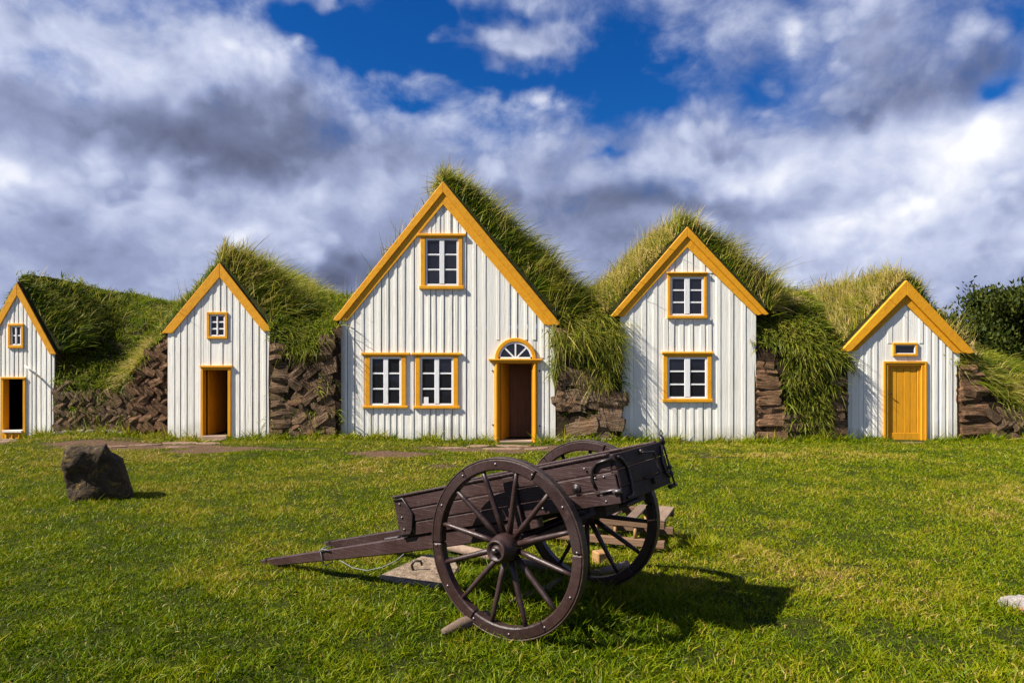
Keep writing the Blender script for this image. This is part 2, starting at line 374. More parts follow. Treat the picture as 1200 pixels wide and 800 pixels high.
# ------------------------------------------------------------------ blades of grass as real faces
def blades(name, P, D0, L, W, B, hue, seg, material, parent=None, off=(0, 0, 0), face=None):
    n = len(P); P = P - np.array(off)
    D0 = D0 / np.linalg.norm(D0, axis=1, keepdims=True)
    rv = RNG.normal(size=(n, 3)) if face is None else face
    S = np.cross(D0, rv); S /= np.maximum(np.linalg.norm(S, axis=1, keepdims=True), 1e-6)
    nv = 2 * seg + 1
    V = np.empty((n, nv, 3), np.float32); A = np.empty((n, nv), np.float32)
    for k in range(seg + 1):
        t = k / seg; c = P + L[:, None] * (D0 * t + B * t * t)
        if k < seg:
            w = (W * (1 - 0.75 * t ** 1.5))[:, None] * 0.5
            V[:, 2 * k] = c - S * w; V[:, 2 * k + 1] = c + S * w; A[:, 2 * k:2 * k + 2] = t
        else: V[:, 2 * seg] = c; A[:, 2 * seg] = 1
    pat = []; starts = []; c = 0
    for k in range(seg - 1):
        starts.append(c); pat += [2 * k, 2 * k + 1, 2 * k + 3, 2 * k + 2]; c += 4
    starts.append(c); k = seg - 1; pat += [2 * k, 2 * k + 1, 2 * seg]; c += 3
    base = np.arange(n, dtype=np.int32)[:, None]
    loops = (base * nv + np.array(pat, np.int32)).ravel(); st = (base * c + np.array(starts, np.int32)).ravel()
    me = bpy.data.meshes.new(name)
    me.vertices.add(n * nv); me.vertices.foreach_set('co', V.ravel())
    me.loops.add(len(loops)); me.loops.foreach_set('vertex_index', loops)
    me.polygons.add(len(st)); me.polygons.foreach_set('loop_start', st)
    me.update(calc_edges=True)
    a = me.attributes.new('hue', 'FLOAT', 'POINT'); a.data.foreach_set('value', np.repeat(np.clip(hue, 0, 1), nv).astype(np.float32))
    a = me.attributes.new('along', 'FLOAT', 'POINT'); a.data.foreach_set('value', A.ravel())
    me.materials.append(material)
    o = bpy.data.objects.new(name, me); COL.objects.link(o); o['kind'] = 'stuff'
    if parent is not None: o.parent = parent
    return o

# ------------------------------------------------------------------ ground
def bump(x, y, cx, cy, rx, ry): return np.exp(-(((x - cx) / rx) ** 2 + ((y - cy) / ry) ** 2))
def gz(x, y):
    x = np.asarray(x, float); y = np.asarray(y, float)
    z = 0.05 * (fbm(x * 0.35 + 40, y * 0.35 + 40, 3, 3) - 0.5)
    near = np.clip((y - 9.0) / 4.0, 0, 1)
    z = z + near * (0.10 * bump(x, y, -4.0, 15.6, 2.0, 1.6) + 0.16 * bump(x, y, -9.6, 15.5, 1.5, 1.3) - 0.05 * bump(x, y, 0.4, 15.0, 1.8, 1.0) - 0.05 * bump(x, y, 4.6, 15.6, 1.6, 1.0)
                    + 0.05 * bump(x, y, 2.3, 15.0, 1.2, 1.0))
    return z + 0.012 * (fbm(x * 2.2, y * 2.2, 9, 3) - 0.5)
SOIL = [(-0.4, 14.3, 1.8, 0.55), (-2.2, 13.4, 0.9, 0.4), (-7.6, 14.6, 1.6, 0.5), (-5.9, 14.2, 1.0, 0.35), (-7.2, 14.6, 1.3, 0.28), (-6.3, 13.9, 1.2, 0.18), (-2.35, 13.1, 0.75, 0.22), (-0.9, 14.2, 1.3, 0.32), (0.2, 14.7, 0.9, 0.4), (-11.8, 14.9, 1.0, 0.4), (-8.6, 14.1, 1.0, 0.13),
        (-5.7, 13.1, 1.2, 0.10), (8.9, 15.45, 0.5, 0.14), (2.9, 5.9, 0.22, 0.10), (3.6, 12.9, 0.8, 0.07), (-4.6, 14.0, 0.9, 0.10)]
def soil(x, y):
    s = 0
    for cx, cy, rx, ry in SOIL: s = np.maximum(s, bump(x, y, cx, cy, rx, ry))
    return s * (0.45 + 1.1 * fbm(x * 1.9, y * 2.6, 31, 4)) + np.clip(fbm(x * 0.8 + 5, y * 1.1, 55, 4) - 0.60, 0, 1) * 2.2 * np.clip((y - 5) / 4, 0, 1)
def axis(lo, hi, step, far, lo_far=None):
    a = list(np.arange(lo, hi + 1e-6, step)); b = hi; c = lo; s = step; t = step
    while b < far: s *= 1.5; b += s; a.append(b)
    while c > -(far if lo_far is None else lo_far): t *= 1.5; c -= t; a.insert(0, c)
    return np.array(a)
gx = axis(-17, 17, 0.2, 700); gy = axis(1, 19, 0.2, 900, 400)
GX, GY = np.meshgrid(gx, gy); GZ = gz(GX, GY)
nx, ny = len(gx), len(gy)
gme = bpy.data.meshes.new('ground')
gme.from_pydata(np.stack([GX.ravel(), GY.ravel(), GZ.ravel()], 1).tolist(), [],
                [(j * nx + i, j * nx + i + 1, (j + 1) * nx + i + 1, (j + 1) * nx + i) for j in range(ny - 1) for i in range(nx - 1)])
at = gme.attributes.new('soil', 'FLOAT', 'POINT'); at.data.foreach_set('value', soil(GX, GY).ravel().astype(np.float32))
gme.materials.append(M['ground']); gme.polygons.foreach_set('use_smooth', [True] * len(gme.polygons))
ground = bpy.data.objects.new('ground', gme); COL.objects.link(ground); ground['kind'] = 'structure'

# ------------------------------------------------------------------ houses
def px_x(px, D): return (px - 600) / F * D
def px_z(py, D): return EYE - (py - HZ) / F * D

def window_part(root, off, D, X, Z, w):
    """w: x0,x1,y0,y1 of the white sash; posts; cornice; sill; columns, rows (photo pixels)"""
    o = MB()
    x0, x1, y0, y1 = w['sash']; px0, px1 = w['outer']; ct, cb = w['top']; st, sb = w['sill']
    e = w.get('ears', 0)
    o.box(X(px0), X(x0), D - 0.035, D + 0.04, Z(st), Z(cb))
    o.box(X(x1), X(px1), D - 0.035, D + 0.04, Z(st), Z(cb))
    if y0 > cb + 0.8: o.box(X(x0), X(x1), D - 0.031, D + 0.04, Z(y0), Z(cb))
    o.box(X(px0 - e), X(px1 + e), D - (0.06 if e else 0.038), D + 0.04, Z(cb), Z(ct))
    o.box(X(px0 - e * 0.5), X(px1 + e * 0.5), D - (0.055 if e else 0.038), D + 0.04, Z(sb), Z(st))
    win = o.build('window', M['ochre'], root, bevel=0.008, off=off)
    s = MB(); c, r = w['grid']; fw = w.get('fw', 2.3); mid = w.get('mid', 5.5); mt = w.get('munt', 1.8)
    s.box(X(x0), X(x0 + fw), D - 0.015, D + 0.03, Z(y1), Z(y0)); s.box(X(x1 - fw), X(x1), D - 0.015, D + 0.03, Z(y1), Z(y0))
    s.box(X(x0 + fw), X(x1 - fw), D - 0.014, D + 0.03, Z(y0 + fw), Z(y0)); s.box(X(x0 + fw), X(x1 - fw), D - 0.014, D + 0.03, Z(y1), Z(y1 - fw))
    ix0, ix1, iy0, iy1 = x0 + fw, x1 - fw, y0 + fw, y1 - fw
    xm = (ix0 + ix1) / 2; cols = [(ix0, xm - mid / 2), (xm + mid / 2, ix1)] if c == 2 else [(ix0, ix1)]
    if c == 2: s.box(X(xm - mid / 2), X(xm + mid / 2), D - 0.020, D + 0.03, Z(iy1), Z(iy0))
    rh = (iy1 - iy0 - mt * (r - 1)) / r; rows = [(iy0 + k * (rh + mt), iy0 + k * (rh + mt) + rh) for k in range(r)]
    for k in range(r - 1):
        for a, b in cols: s.box(X(a), X(b), D - 0.008, D + 0.02, Z(rows[k + 1][0]), Z(rows[k][1]))
    s.build('sash', M['sash'], win, bevel=0.004, off=off)
    for a, b in cols:
        for t, q in rows:
            p = MB().box(X(a) - 0.004, X(b) + 0.004, D + 0.004, D + 0.012, Z(q) - 0.004, Z(t) + 0.004)
            # old glass sits a little askew
            k1, k2 = random.uniform(-0.004, 0.004), random.uniform(-0.004, 0.004)
            cx, cz = (X(a) + X(b)) / 2, (Z(t) + Z(q)) / 2
            p.move(lambda v: Vector((v.x, v.y + (v.x - cx) * k1 * 4 + (v.z - cz) * k2 * 4, v.z)))
            p.build('pane', M['glass'], win, off=off)
    return win

def cut(z0, z1, holes):
    segs = [(z0, z1)]
    for a, b in holes:
        new = []
        for s, e in segs:
            if b <= s or a >= e: new.append((s, e)); continue
            if a > s: new.append((s, a))
            if b < e: new.append((b, e))
        segs = new
    return [(a, b) for a, b in segs if b - a > 0.02]

def house(H):
    D = H['D']; X = lambda p: px_x(p, D); Z = lambda p: px_z(p, D)
    ax, ay = H['apex']; (lx, ly), (rx, ry) = H['lend'], H['rend']; wl, wr = H['wall']
    root = thing('turf_house', H['label'], 'house', (X((wl + wr) / 2), D, 0.0), 0, 'turf houses in the row')
    off = tuple(root.location)
    def zo(x):  # outer roof line (world)
        if x <= X(ax): return Z(ly) + (x - X(lx)) / (X(ax) - X(lx)) * (Z(ay) - Z(ly))
        return Z(ry) + (X(rx) - x) / (X(rx) - X(ax)) * (Z(ay) - Z(ry))
    holes = H['holes']   # rectangles in pixels: x0,x1,ytop,ybottom
    # boards of the front
    edges = sorted(set([wl, wr] + [e for h in holes for e in h[:2]] + [x for x in H['full'] if wl + 3 < x < wr - 3]))
    keep = [edges[0]]; hard = set([wl, wr] + [e for h in holes for e in h[:2]])
    for e in edges[1:]:
        if e - keep[-1] < 2.5 and e not in hard: continue
        if e - keep[-1] < 2.5 and keep[-1] not in hard: keep.pop()
        keep.append(e)
    base = -0.2
    for a, b in zip(keep[:-1], keep[1:]):
        hz = [(Z(h[3]) if h[3] else base - 1, Z(h[2])) for h in holes if a >= h[0] - 0.01 and b <= h[1] + 0.01]
        xa, xb = X(a) + (0.001 if a in hard else H.get('joint', 0.013)), X(b) - 0.001; ta, tb = zo(xa) - 0.10, zo(xb) - 0.10
        dy = random.uniform(0, 0.006)
        for s, e in cut(base, min(ta, tb), hz):
            m = MB()
            if e >= min(ta, tb) - 1e-6:
                pl = [(xa, s), (xb, s), (xb, tb)] + ([(X(ax), zo(X(ax)) - 0.1)] if xa < X(ax) < xb else []) + [(xa, ta)]
                m.prism_y(pl, D + dy, D + 0.035)
            else: m.box(xa, xb, D + dy, D + 0.035, s, e)
            m.build('board', M['white'], root, off=off)
    # cover boards
    for xs, yt, yb in H['battens']:
        for x in xs:
            w = H['bw'] * random.uniform(0.85, 1.1)
            xb = X(x) + random.uniform(-0.006, 0.006); xa = xb - w / F * D
            top = min(zo(xa), zo(xb)) - 0.10 if yt is None else Z(yt); bot = -0.2 if yb is None else Z(yb)
            top = min(top, min(zo(xa), zo(xb)) - 0.10)
            hz = [(Z(h[3]) - 0.0 if h[3] else base - 1, Z(h[2])) for h in holes if x > h[0] + 0.3 and x - w < h[1] - 0.3]
            for s, e in cut(bot, top, hz + [(Z(q[3]), Z(q[2])) for q in H.get('nobatten', []) if x > q[0] and x - w < q[1]]):
                lean = random.uniform(-0.006, 0.006); k = H.get('bt', 0.008)
                m = MB(); ta, tb = (zo(xa) - 0.1, zo(xb) - 0.1) if e > top - 1e-6 and yt is None else (e, e)
                m.prism_y([(xa + lean, s), (xb + lean, s), (xb, tb), (xa, ta)], D - k * random.uniform(0.85, 1.15), D + 0.008)
                m.build('cover_board', M['white'], root, off=off)
    # rake boards and the verge above them
    ai = H['apex_in']; li, ri = H['lin'], H['rin']; f = H['cap']
    for side in (0, 1):
        (ex, ey), (ix, iy) = ((lx, ly), li) if side == 0 else ((rx, ry), ri)
        outer = [(X(ex), Z(ey)), (X(ax), Z(ay))]; inner = [(X(ix), Z(iy)), (X(ax), Z(ai))]
        lerp = lambda p, q, t: (p[0] + (q[0] - p[0]) * t, p[1] + (q[1] - p[1]) * t)
        if f:
            mo, ma = lerp(outer[0], inner[0], f), lerp(outer[1], inner[1], f)
            n1 = lerp(mo, inner[0], 0.5)
            MB().prism_y([mo, (n1[0], n1[1] - 0.03), inner[0], inner[1], ma], D - 0.032, D - 0.012).build('rake_board', M['ochre'], root, bevel=0.006, off=off)
            n2 = lerp(outer[0], mo, 0.5)
            MB().prism_y([outer[0], (n2[0], n2[1] - 0.03), mo, ma, outer[1]], D - H.get('capd', 0.062), D + 0.02).build('verge_board', M['ochre'], root, bevel=0.008, off=off)
        else:
            MB().prism_y([outer[0], inner[0], inner[1], outer[1]], D - 0.035, D - 0.012).build('rake_board', M['ochre'], root, bevel=0.008, off=off)
        o0, o1 = outer; up = 0.014
        MB().prism_y([(o0[0], o0[1] + 0.003), (o1[0], o1[1] + 0.003), (o1[0], o1[1] + up), (o0[0], o0[1] + up)], D - 0.004, D + 0.05).build('roof_edge', M['roof_edge'], root, off=off)
    # dark rooms behind the front
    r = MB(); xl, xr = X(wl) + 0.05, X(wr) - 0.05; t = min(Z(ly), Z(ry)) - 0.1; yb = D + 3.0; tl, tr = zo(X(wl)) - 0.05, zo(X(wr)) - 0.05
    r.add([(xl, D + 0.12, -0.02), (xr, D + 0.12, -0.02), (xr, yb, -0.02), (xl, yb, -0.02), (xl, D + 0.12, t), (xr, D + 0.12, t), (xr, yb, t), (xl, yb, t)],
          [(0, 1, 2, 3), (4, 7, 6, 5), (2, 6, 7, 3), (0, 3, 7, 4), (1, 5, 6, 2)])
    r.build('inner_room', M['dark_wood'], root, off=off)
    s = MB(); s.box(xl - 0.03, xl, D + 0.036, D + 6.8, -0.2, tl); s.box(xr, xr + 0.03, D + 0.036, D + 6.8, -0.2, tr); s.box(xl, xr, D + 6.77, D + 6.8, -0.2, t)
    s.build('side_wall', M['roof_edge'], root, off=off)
    for w in H['windows']: window_part(root, off, D, X, Z, w)
    H['root'] = root; H['X'] = X; H['Z'] = Z; H['zo'] = zo; H['off'] = off
    return root

h1 = dict(D=16.2, label='narrow steep white turf house with small four pane window, cut off by the photo edge', apex=(21, 330.5), lend=(-26, 415), rend=(67, 415), wall=(-21, 63.5), apex_in=346, lin=(-18, 415), rin=(59, 415), cap=0, bw=2.2, bt=0.006, joint=0.010,
          holes=[(11, 27.5, 380, 407), (4, 28.5, 443, 514)],
          full=[-16, -10.5, -5, 0.5, 6, 11, 16.3, 21.5, 26.5, 31.5, 37, 42, 48, 54, 59.5], windows=[dict(sash=(13, 25.5, 382, 404.5), outer=(10, 28.3), top=(379, 382), sill=(404.5, 408), grid=(2, 2), fw=1.5, mid=1.8, munt=1.5)])
h1['battens'] = [(h1['full'], None, None)]
h2 = dict(D=16.0, label='white turf house with six pane gable window and its boarded ochre door standing open', apex=(258, 308), lend=(190, 390.5), rend=(320, 388), wall=(196.5, 317), apex_in=325, lin=(202.5, 390.5), rin=(308.5, 388), cap=0, bw=3.2, bt=0.006, joint=0.012,
          holes=[(244, 266, 367, 395), (238, 268, 432, 512)],
          full=[204.5, 211.5, 219, 227.3, 235.2, 246.7, 258, 271, 280.5, 287, 295.5, 303, 311.3],
          battens=[([204.5, 211.5, 219, 227.3, 235.2, 272, 280.5, 287, 295.5, 303, 311.3], None, None), ([249, 258, 264.7], None, 366), ([246.7, 261], 396, 431)],
          windows=[dict(sash=(246, 264, 368.7, 394), outer=(242.7, 267), top=(365.5, 368.7), sill=(394, 397), grid=(2, 3), fw=1.6, mid=1.6, munt=1.6)])
h3 = dict(D=15.75, label='largest white turf house with two ground floor windows and an arched fanlight over its door', apex=(519.5, 213), lend=(391, 375), rend=(657, 380), wall=(397.5, 651), apex_in=240, lin=(408, 375), rin=(637.5, 380), cap=0.48, bw=3.4,
          holes=[(430, 474, 415, 476), (489, 534, 415, 476), (495, 540, 277, 337), (584.5, 624.5, 421, 521)],
          full=[407, 415, 426, 437, 446.5, 455, 465, 474, 485, 495, 504, 510.5, 520, 530, 536, 546, 558, 569, 585.5, 597, 606, 618, 628, 642.5],
          nobatten=[(582, 626, 398, 424), (580, 584.5, 421, 540), (624.5, 629, 421, 540), (574, 634, 419, 425)],
          windows=[dict(sash=(434, 470.5, 418, 475), outer=(428, 476), top=(413, 416), sill=(475, 478), ears=4.5, grid=(2, 3)),
                   dict(sash=(492.5, 531.5, 418, 475), outer=(487, 537), top=(413.3, 416), sill=(475.5, 478.5), ears=4.5, grid=(2, 3)),
                   dict(sash=(498.5, 537.5, 279.5, 335), outer=(493, 542), top=(274, 277), sill=(335, 339), ears=3.5, grid=(2, 3))])
h3['battens'] = [([407, 415, 426, 485, 546, 558, 569, 585.5, 597, 606, 618, 628, 637, 642.5], None, None), ([437, 446.5, 455, 465, 474], None, 413), ([495, 504, 510.5, 520, 530, 536], 339, 413), ([505, 515, 527.5, 536.7], None, 274),
                 ([434, 442.5, 450, 457, 464.5, 472.5, 494, 502.5, 510, 519.5, 528, 537], 478, None)]
h4 = dict(D=15.85, label='tall white turf house with one window above the other and no door', apex=(805, 266), lend=(715.5, 370), rend=(900, 368), wall=(727, 886), apex_in=290, lin=(732, 370), rin=(884, 368), cap=0.48, bw=5.0,
          holes=[(779, 831, 414, 469), (784, 826.5, 321, 371)],
          full=[742, 757, 770, 782.5, 791, 801.5, 812, 824, 834, 844, 859.5, 873.5],
          battens=[([742, 757, 770, 844, 859.5, 873.5], None, None), ([789.6, 805, 812, 826, 834.6], None, 320), ([782.7, 790, 801, 812, 826, 834], 373, 412), ([782, 792.5, 802.4, 812.5, 823, 833], 471, None)],
          windows=[dict(sash=(785.5, 824.6, 324.5, 370), outer=(782, 828), top=(319, 321), sill=(370, 373.3), ears=1.2, grid=(2, 3), mid=6),
                   dict(sash=(782, 828.6, 418.4, 467), outer=(777, 833.7), top=(412, 414.6), sill=(467, 471), ears=1.8, grid=(2, 3), mid=6.5)])
h5 = dict(D=16.0, label='small white turf house with closed ochre plank door and tiny slot window above', apex=(1060.5, 328.7), lend=(984, 411), rend=(1140, 413), wall=(992.5, 1125), apex_in=356.5, lin=(1003, 411), rin=(1117, 413), cap=0.62, capd=0.08, bw=4.8,
          holes=[(1047, 1073.5, 402.5, 416), (1038, 1082, 425, 518)],
          full=[1003, 1011.5, 1027.7, 1045.6, 1063.7, 1081, 1098.6, 1115.7],
          battens=[([1003, 1011.5, 1020, 1027.7, 1098.6, 1090.5, 1107.5, 1115.7], None, None), ([1045.6, 1063.7, 1081], None, 402)],
          windows=[dict(sash=(1048.5, 1072, 404, 414.5), outer=(1045.6, 1075), top=(401.4, 404), sill=(414.5, 417.3), grid=(1, 1), fw=0.8)])
HOUSES = [h1, h2, h3, h4, h5]
for H in HOUSES: house(H)

# --- doors and the small things on the fronts
def fr(H, name, material, boxes, bevel=0.006, parent=None):
    X, Z, D = H['X'], H['Z'], H['D']; m = MB()
    for x0, x1, y0, y1, d0, d1 in boxes: m.box(X(x0), X(x1), D + d0, D + d1, Z(y1), Z(y0))
    return m.build(name, material, parent or H['root'], bevel=bevel, off=H['off'])
# narrow house: open doorway with a white threshold over an ochre kick board
fr(h1, 'door_frame', M['ochre_v'], [(2, 5, 444, 514, -0.03, 0.16), (27.6, 30.7, 444, 514, -0.03, 0.16), (2, 30.7, 441.5, 444, -0.045, 0.16)])
fr(h1, 'threshold', M['white'], [(5, 27.6, 503.7, 506.5, -0.07, 0.2)])
fr(h1, 'kick_board', M['ochre_v'], [(5, 27.6, 506.5, 514, -0.03, 0.03), (8, 9.5, 506.8, 514, -0.05, -0.03), (15, 16.5, 506.8, 514, -0.05, -0.03), (23, 24.5, 506.8, 514, -0.05, -0.03)])
X, Z, D = h1['X'], h1['Z'], h1['D']
MB().tube([(X(49), D + 0.01, Z(443.5)), (X(42), D - 0.09, Z(436)), (X(35), D - 0.18, Z(428))], [0.028, 0.026, 0.022], 7).build('wooden_peg', M['white'], h1['root'], True, off=h1['off'])
# second house: plank door swung inward
fr(h2, 'door_frame', M['ochre_v'], [(236.2, 238.6, 433, 515, -0.035, 0.14), (267.5, 271, 433, 515, -0.035, 0.14), (236.2, 271, 430.4, 433.4, -0.03, 0.14)])
fr(h2, 'door_lintel', M['ochre'], [(235, 273, 428, 430.4, -0.06, 0.1)])
fr(h2, 'threshold', M['step'], [(238.6, 267.5, 510, 514, -0.10, 0.3)])
X, Z, D = h2['X'], h2['Z'], h2['D']
dx = X(238.8) + 0.01; dl = None
for k in range(6):
    m = MB().box(dx + (0.0 if k % 2 else 0.008), dx + 0.04, D + 0.16 + k * 0.165, D + 0.16 + (k + 1) * 0.165 - 0.006, Z(510), Z(433.5))
    if k == 0: dl = m.build('door', M['ochre_v'], h2['root'], off=h2['off'])
    else: m.build('plank', M['ochre_v'], dl, off=h2['off'])
# largest house: doorway with columns, lintel and fanlight
fr(h3, 'door_frame', M['ochre_v'], [(584.5, 585.6, 425, 520, -0.02, 0.14), (623.4, 624.5, 425, 520, -0.02, 0.14), (585.6, 623.4, 424.6, 426, -0.02, 0.14)])
X, Z, D = h3['X'], h3['Z'], h3['D']
for a in (582, 627):
    m = MB(); m.tube([(X(a), D - 0.012, -0.1), (X(a), D - 0.012, Z(424.5))], 0.050, 12)
    m.box(X(a - 2.9), X(a + 2.9), D - 0.012, D + 0.05, -0.1, Z(424.5)).build('door_post', M['ochre_v'], h3['root'], off=h3['off'])
fr(h3, 'door_lintel', M['ochre'], [(574.5, 633.5, 422.2, 424.6, -0.07, 0.0), (572.5, 635.5, 420.3, 422.2, -0.09, 0.0)])
def arc(cx, cz, r0, r1, y0, y1, n=20, a0=0.0, a1=math.pi):
    m = MB(); k = n + 1
    for i in range(k):
        a = a0 + (a1 - a0) * i / n; c, s = math.cos(a), math.sin(a)
        m.v += [(cx + r0 * c, y0, cz + r0 * s), (cx + r1 * c, y0, cz + r1 * s), (cx + r1 * c, y1, cz + r1 * s), (cx + r0 * c, y1, cz + r0 * s)]
    for i in range(n):
        for q in range(4): m.f.append((i * 4 + q, i * 4 + (q + 1) % 4, i * 4 + 4 + (q + 1) % 4, i * 4 + 4 + q))
    m.f += [(0, 1, 2, 3), (n * 4 + 3, n * 4 + 2, n * 4 + 1, n * 4)]
    return m
cx, cz = X(604), Z(420.2); u = D / F
fan = arc(cx, cz, 19.6 * u, 24.4 * u, D - 0.055, D + 0.0).build('fanlight', M['ochre'], h3['root'], bevel=0.012, off=h3['off'])
m = arc(cx, cz, 17.6 * u, 19.5 * u, D - 0.04, D - 0.001)
m.box(cx - 19.4 * u, cx + 19.4 * u, D - 0.04, D - 0.002, cz, cz + 2.0 * u)
for a in (45, 90, 135):
    c, s = math.cos(R(a)), math.sin(R(a)); w = 0.017
    p0 = (cx + 2 * u * c, cz + 2 * u * s); p1 = (cx + 17.8 * u * c, cz + 17.8 * u * s)
    m.prism_y([(p0[0] - s * w, p0[1] + c * w), (p0[0] + s * w, p0[1] - c * w), (p1[0] + s * w, p1[1] - c * w), (p1[0] - s * w, p1[1] + c * w)], D - 0.038, D - 0.004)
m.build('sash', M['sash'], fan, off=h3['off'])
for k in range(4):
    a0, a1 = R(45 * k + 1), R(45 * k + 44); n = 8
    MB().prism_y([(cx, cz + 0.01)] + [(cx + 17.9 * u * math.cos(a0 + (a1 - a0) * i / n), cz + 17.9 * u * math.sin(a0 + (a1 - a0) * i / n)) for i in range(n + 1)], D - 0.032, D - 0.026).build('pane', M['glass'], fan, off=h3['off'])
fr(h3, 'threshold', M['step'], [(585.6, 623.4, 516, 520, -0.05, 0.4)])
for k in range(6):
    a = X(578) + k * 0.19
    MB().box(a, a + 0.186, D + 0.95 + 0.01 * (k % 2), D + 0.99, 0.0, Z(418)).build('inner_plank', M['inner'], h3['root'], off=h3['off'])
ang = math.atan2(0.70, 0.17); hx, hy = X(585.6) + 0.01, D + 0.15; rot = Matrix.Rotation(ang, 3, 'Z')
def leaf(m): return m.move(lambda p: rot @ p + Vector((hx, hy, 0)))
d3 = leaf(MB().box(0, 0.72, -0.04, 0.0, Z(516), Z(426.5))).build('door', M['ochre_v'], h3['root'], off=h3['off'])
leaf(MB().tube([(0.66, -0.05, 0.98), (0.66, -0.10, 1.0), (0.66, -0.10, 1.10), (0.66, -0.05, 1.12)], 0.012, 6)).build('handle', M['bare_iron'], d3, off=h3['off'])
for a, b in ((577.2, 434.3), (632.2, 434.3), (577.5, 497.5), (632.5, 499)):
    MB().lathe_y([(0.0, -0.012), (0.018, -0.010), (0.02, 0.0)], 8).move(lambda p: p + Vector((X(a), D - 0.004, Z(b)))).build('iron_bolt', M['iron'], h3['root'], True, off=h3['off'])
card = MB().box(X(496.8), X(502.2), D - 0.012, D - 0.006, Z(472.5), Z(465)).build('paper_card', M['card'], off=(X(499.5), D - 0.01, Z(472.5)))
card.location = (X(499.5), D - 0.01, Z(472.5)); tag(card, 'small white paper card standing in the lower corner of a house window', 'card')
# small house: closed plank door
fr(h5, 'door_frame', M['ochre_v'], [(1034.8, 1037.2, 423.2, 518, -0.04, 0.10), (1037.2, 1040.2, 425.8, 518, -0.025, 0.10), (1083, 1085.5, 423.2, 518, -0.04, 0.10), (1079.2, 1083, 425.8, 518, -0.025, 0.10),
                                    (1037.2, 1083, 423.2, 425.8, -0.04, 0.10), (1040.2, 1079.2, 425.8, 428.3, -0.025, 0.10)])
X, Z, D = h5['X'], h5['Z'], h5['D']
d5 = fr(h5, 'door', M['ochre_v'], [(1040.2, 1079.2, 428.3, 516.5, 0.045, 0.08), (1040.2, 1079.2, 507, 516.5, 0.015, 0.045), (1040.2, 1044, 428.3, 507, 0.018, 0.045), (1075.6, 1079.2, 428.3, 507, 0.018, 0.045), (1044, 1075.6, 428.3, 431, 0.018, 0.045)])
for k in range(4):
    a, b = 1044.2 + k * 7.9, 1044.2 + (k + 1) * 7.9 - 0.7
    fr(h5, 'plank', M['ochre_v'], [(a, b, 431.2, 506.8, 0.026 + 0.004 * (k % 2), 0.046)], 0.004, d5)
MB().tube([(X(1041.5), D + 0.02, Z(461)), (X(1041.5), D - 0.03, Z(461)), (X(1044), D - 0.035, Z(461.5))], 0.012, 6).build('handle', M['iron'], d5, True, off=h5['off'])
fr(h5, 'threshold', M['step'], [(1037.2, 1083, 516.6, 520, -0.12, 0.1)])

# ------------------------------------------------------------------ turf roofs and their grass
def grid_obj(name, V, material, parent, off, close_front=True, shell=False):
    r, c = V.shape[:2]; m = MB()
    m.v = (V.reshape(-1, 3) - np.array(off)).tolist()
    m.f = [(j * c + i, j * c + i + 1, (j + 1) * c + i + 1, (j + 1) * c + i) for j in range(r - 1) for i in range(c - 1)]
    if close_front: m.f.append(tuple(range(c)))
    if shell:
        m.f.append(tuple((r - 1) * c + i for i in range(c)))
        m.f += [(j * c, (j + 1) * c, (j + 2) * c - 1, (j + 1) * c - 1) for j in range(r - 1)]
    return m.build(name, material, parent, True)
def sample(V, n, wt=None):
    """n points on a grid surface (with normals), chance by area times wt(u, v)"""
    a = V[:-1, :-1]; b = V[:-1, 1:]; c = V[1:, 1:]; d = V[1:, :-1]
    N = np.cross(c - a, d - b); ar = np.linalg.norm(N, axis=2) * 0.5
    j, i = np.meshgrid((np.arange(ar.shape[0]) + 0.5) / ar.shape[0], (np.arange(ar.shape[1]) + 0.5) / ar.shape[1], indexing='ij')
    p = ar * (wt(i, j) if wt else 1.0); p = np.maximum(p, 0).ravel(); p /= p.sum()
    k = RNG.choice(len(p), n, p=p); jj, ii = np.unravel_index(k, ar.shape)
    s, t = RNG.random(n)[:, None], RNG.random(n)[:, None]
    P = (a[jj, ii] * (1 - s) + b[jj, ii] * s) * (1 - t) + (d[jj, ii] * (1 - s) + c[jj, ii] * s) * t
    Nn = N[jj, ii] / np.maximum(np.linalg.norm(N[jj, ii], axis=1, keepdims=True), 1e-9)
    return P, Nn, (ii + s[:, 0]) / ar.shape[1], (jj + t[:, 0]) / ar.shape[0]

def tussock(P, N, u, v, per=34, spread=0.075):
    """gathers blades into tufts that fan out from a common root"""
    n = len(P); k = max(4, n // per); c = RNG.integers(0, k, n); loose = RNG.random(n) < 0.28
    off = RNG.normal(size=(n, 3)); Nc = N[c]; off -= Nc * np.sum(off * Nc, 1, keepdims=True)
    size = RNG.uniform(0.6, 1.5, k)[c][:, None]
    P2 = np.where(loose[:, None], P, P[c] + off * spread * size); out = np.where(loose[:, None], off * 0.4, off)
    lt = np.where(loose, RNG.uniform(.5, 1.0, n), RNG.uniform(0.55, 1.35, k)[c]); ht = np.where(loose, RNG.normal(0, .12, n), RNG.normal(0, .17, k)[c])
    lean = RNG.normal(scale=0.32, size=(k, 3))[c]
    return P2, np.where(loose[:, None], N, Nc), np.where(loose, u, u[c]), np.where(loose, v, v[c]), out * 0.42 + lean, lt, ht

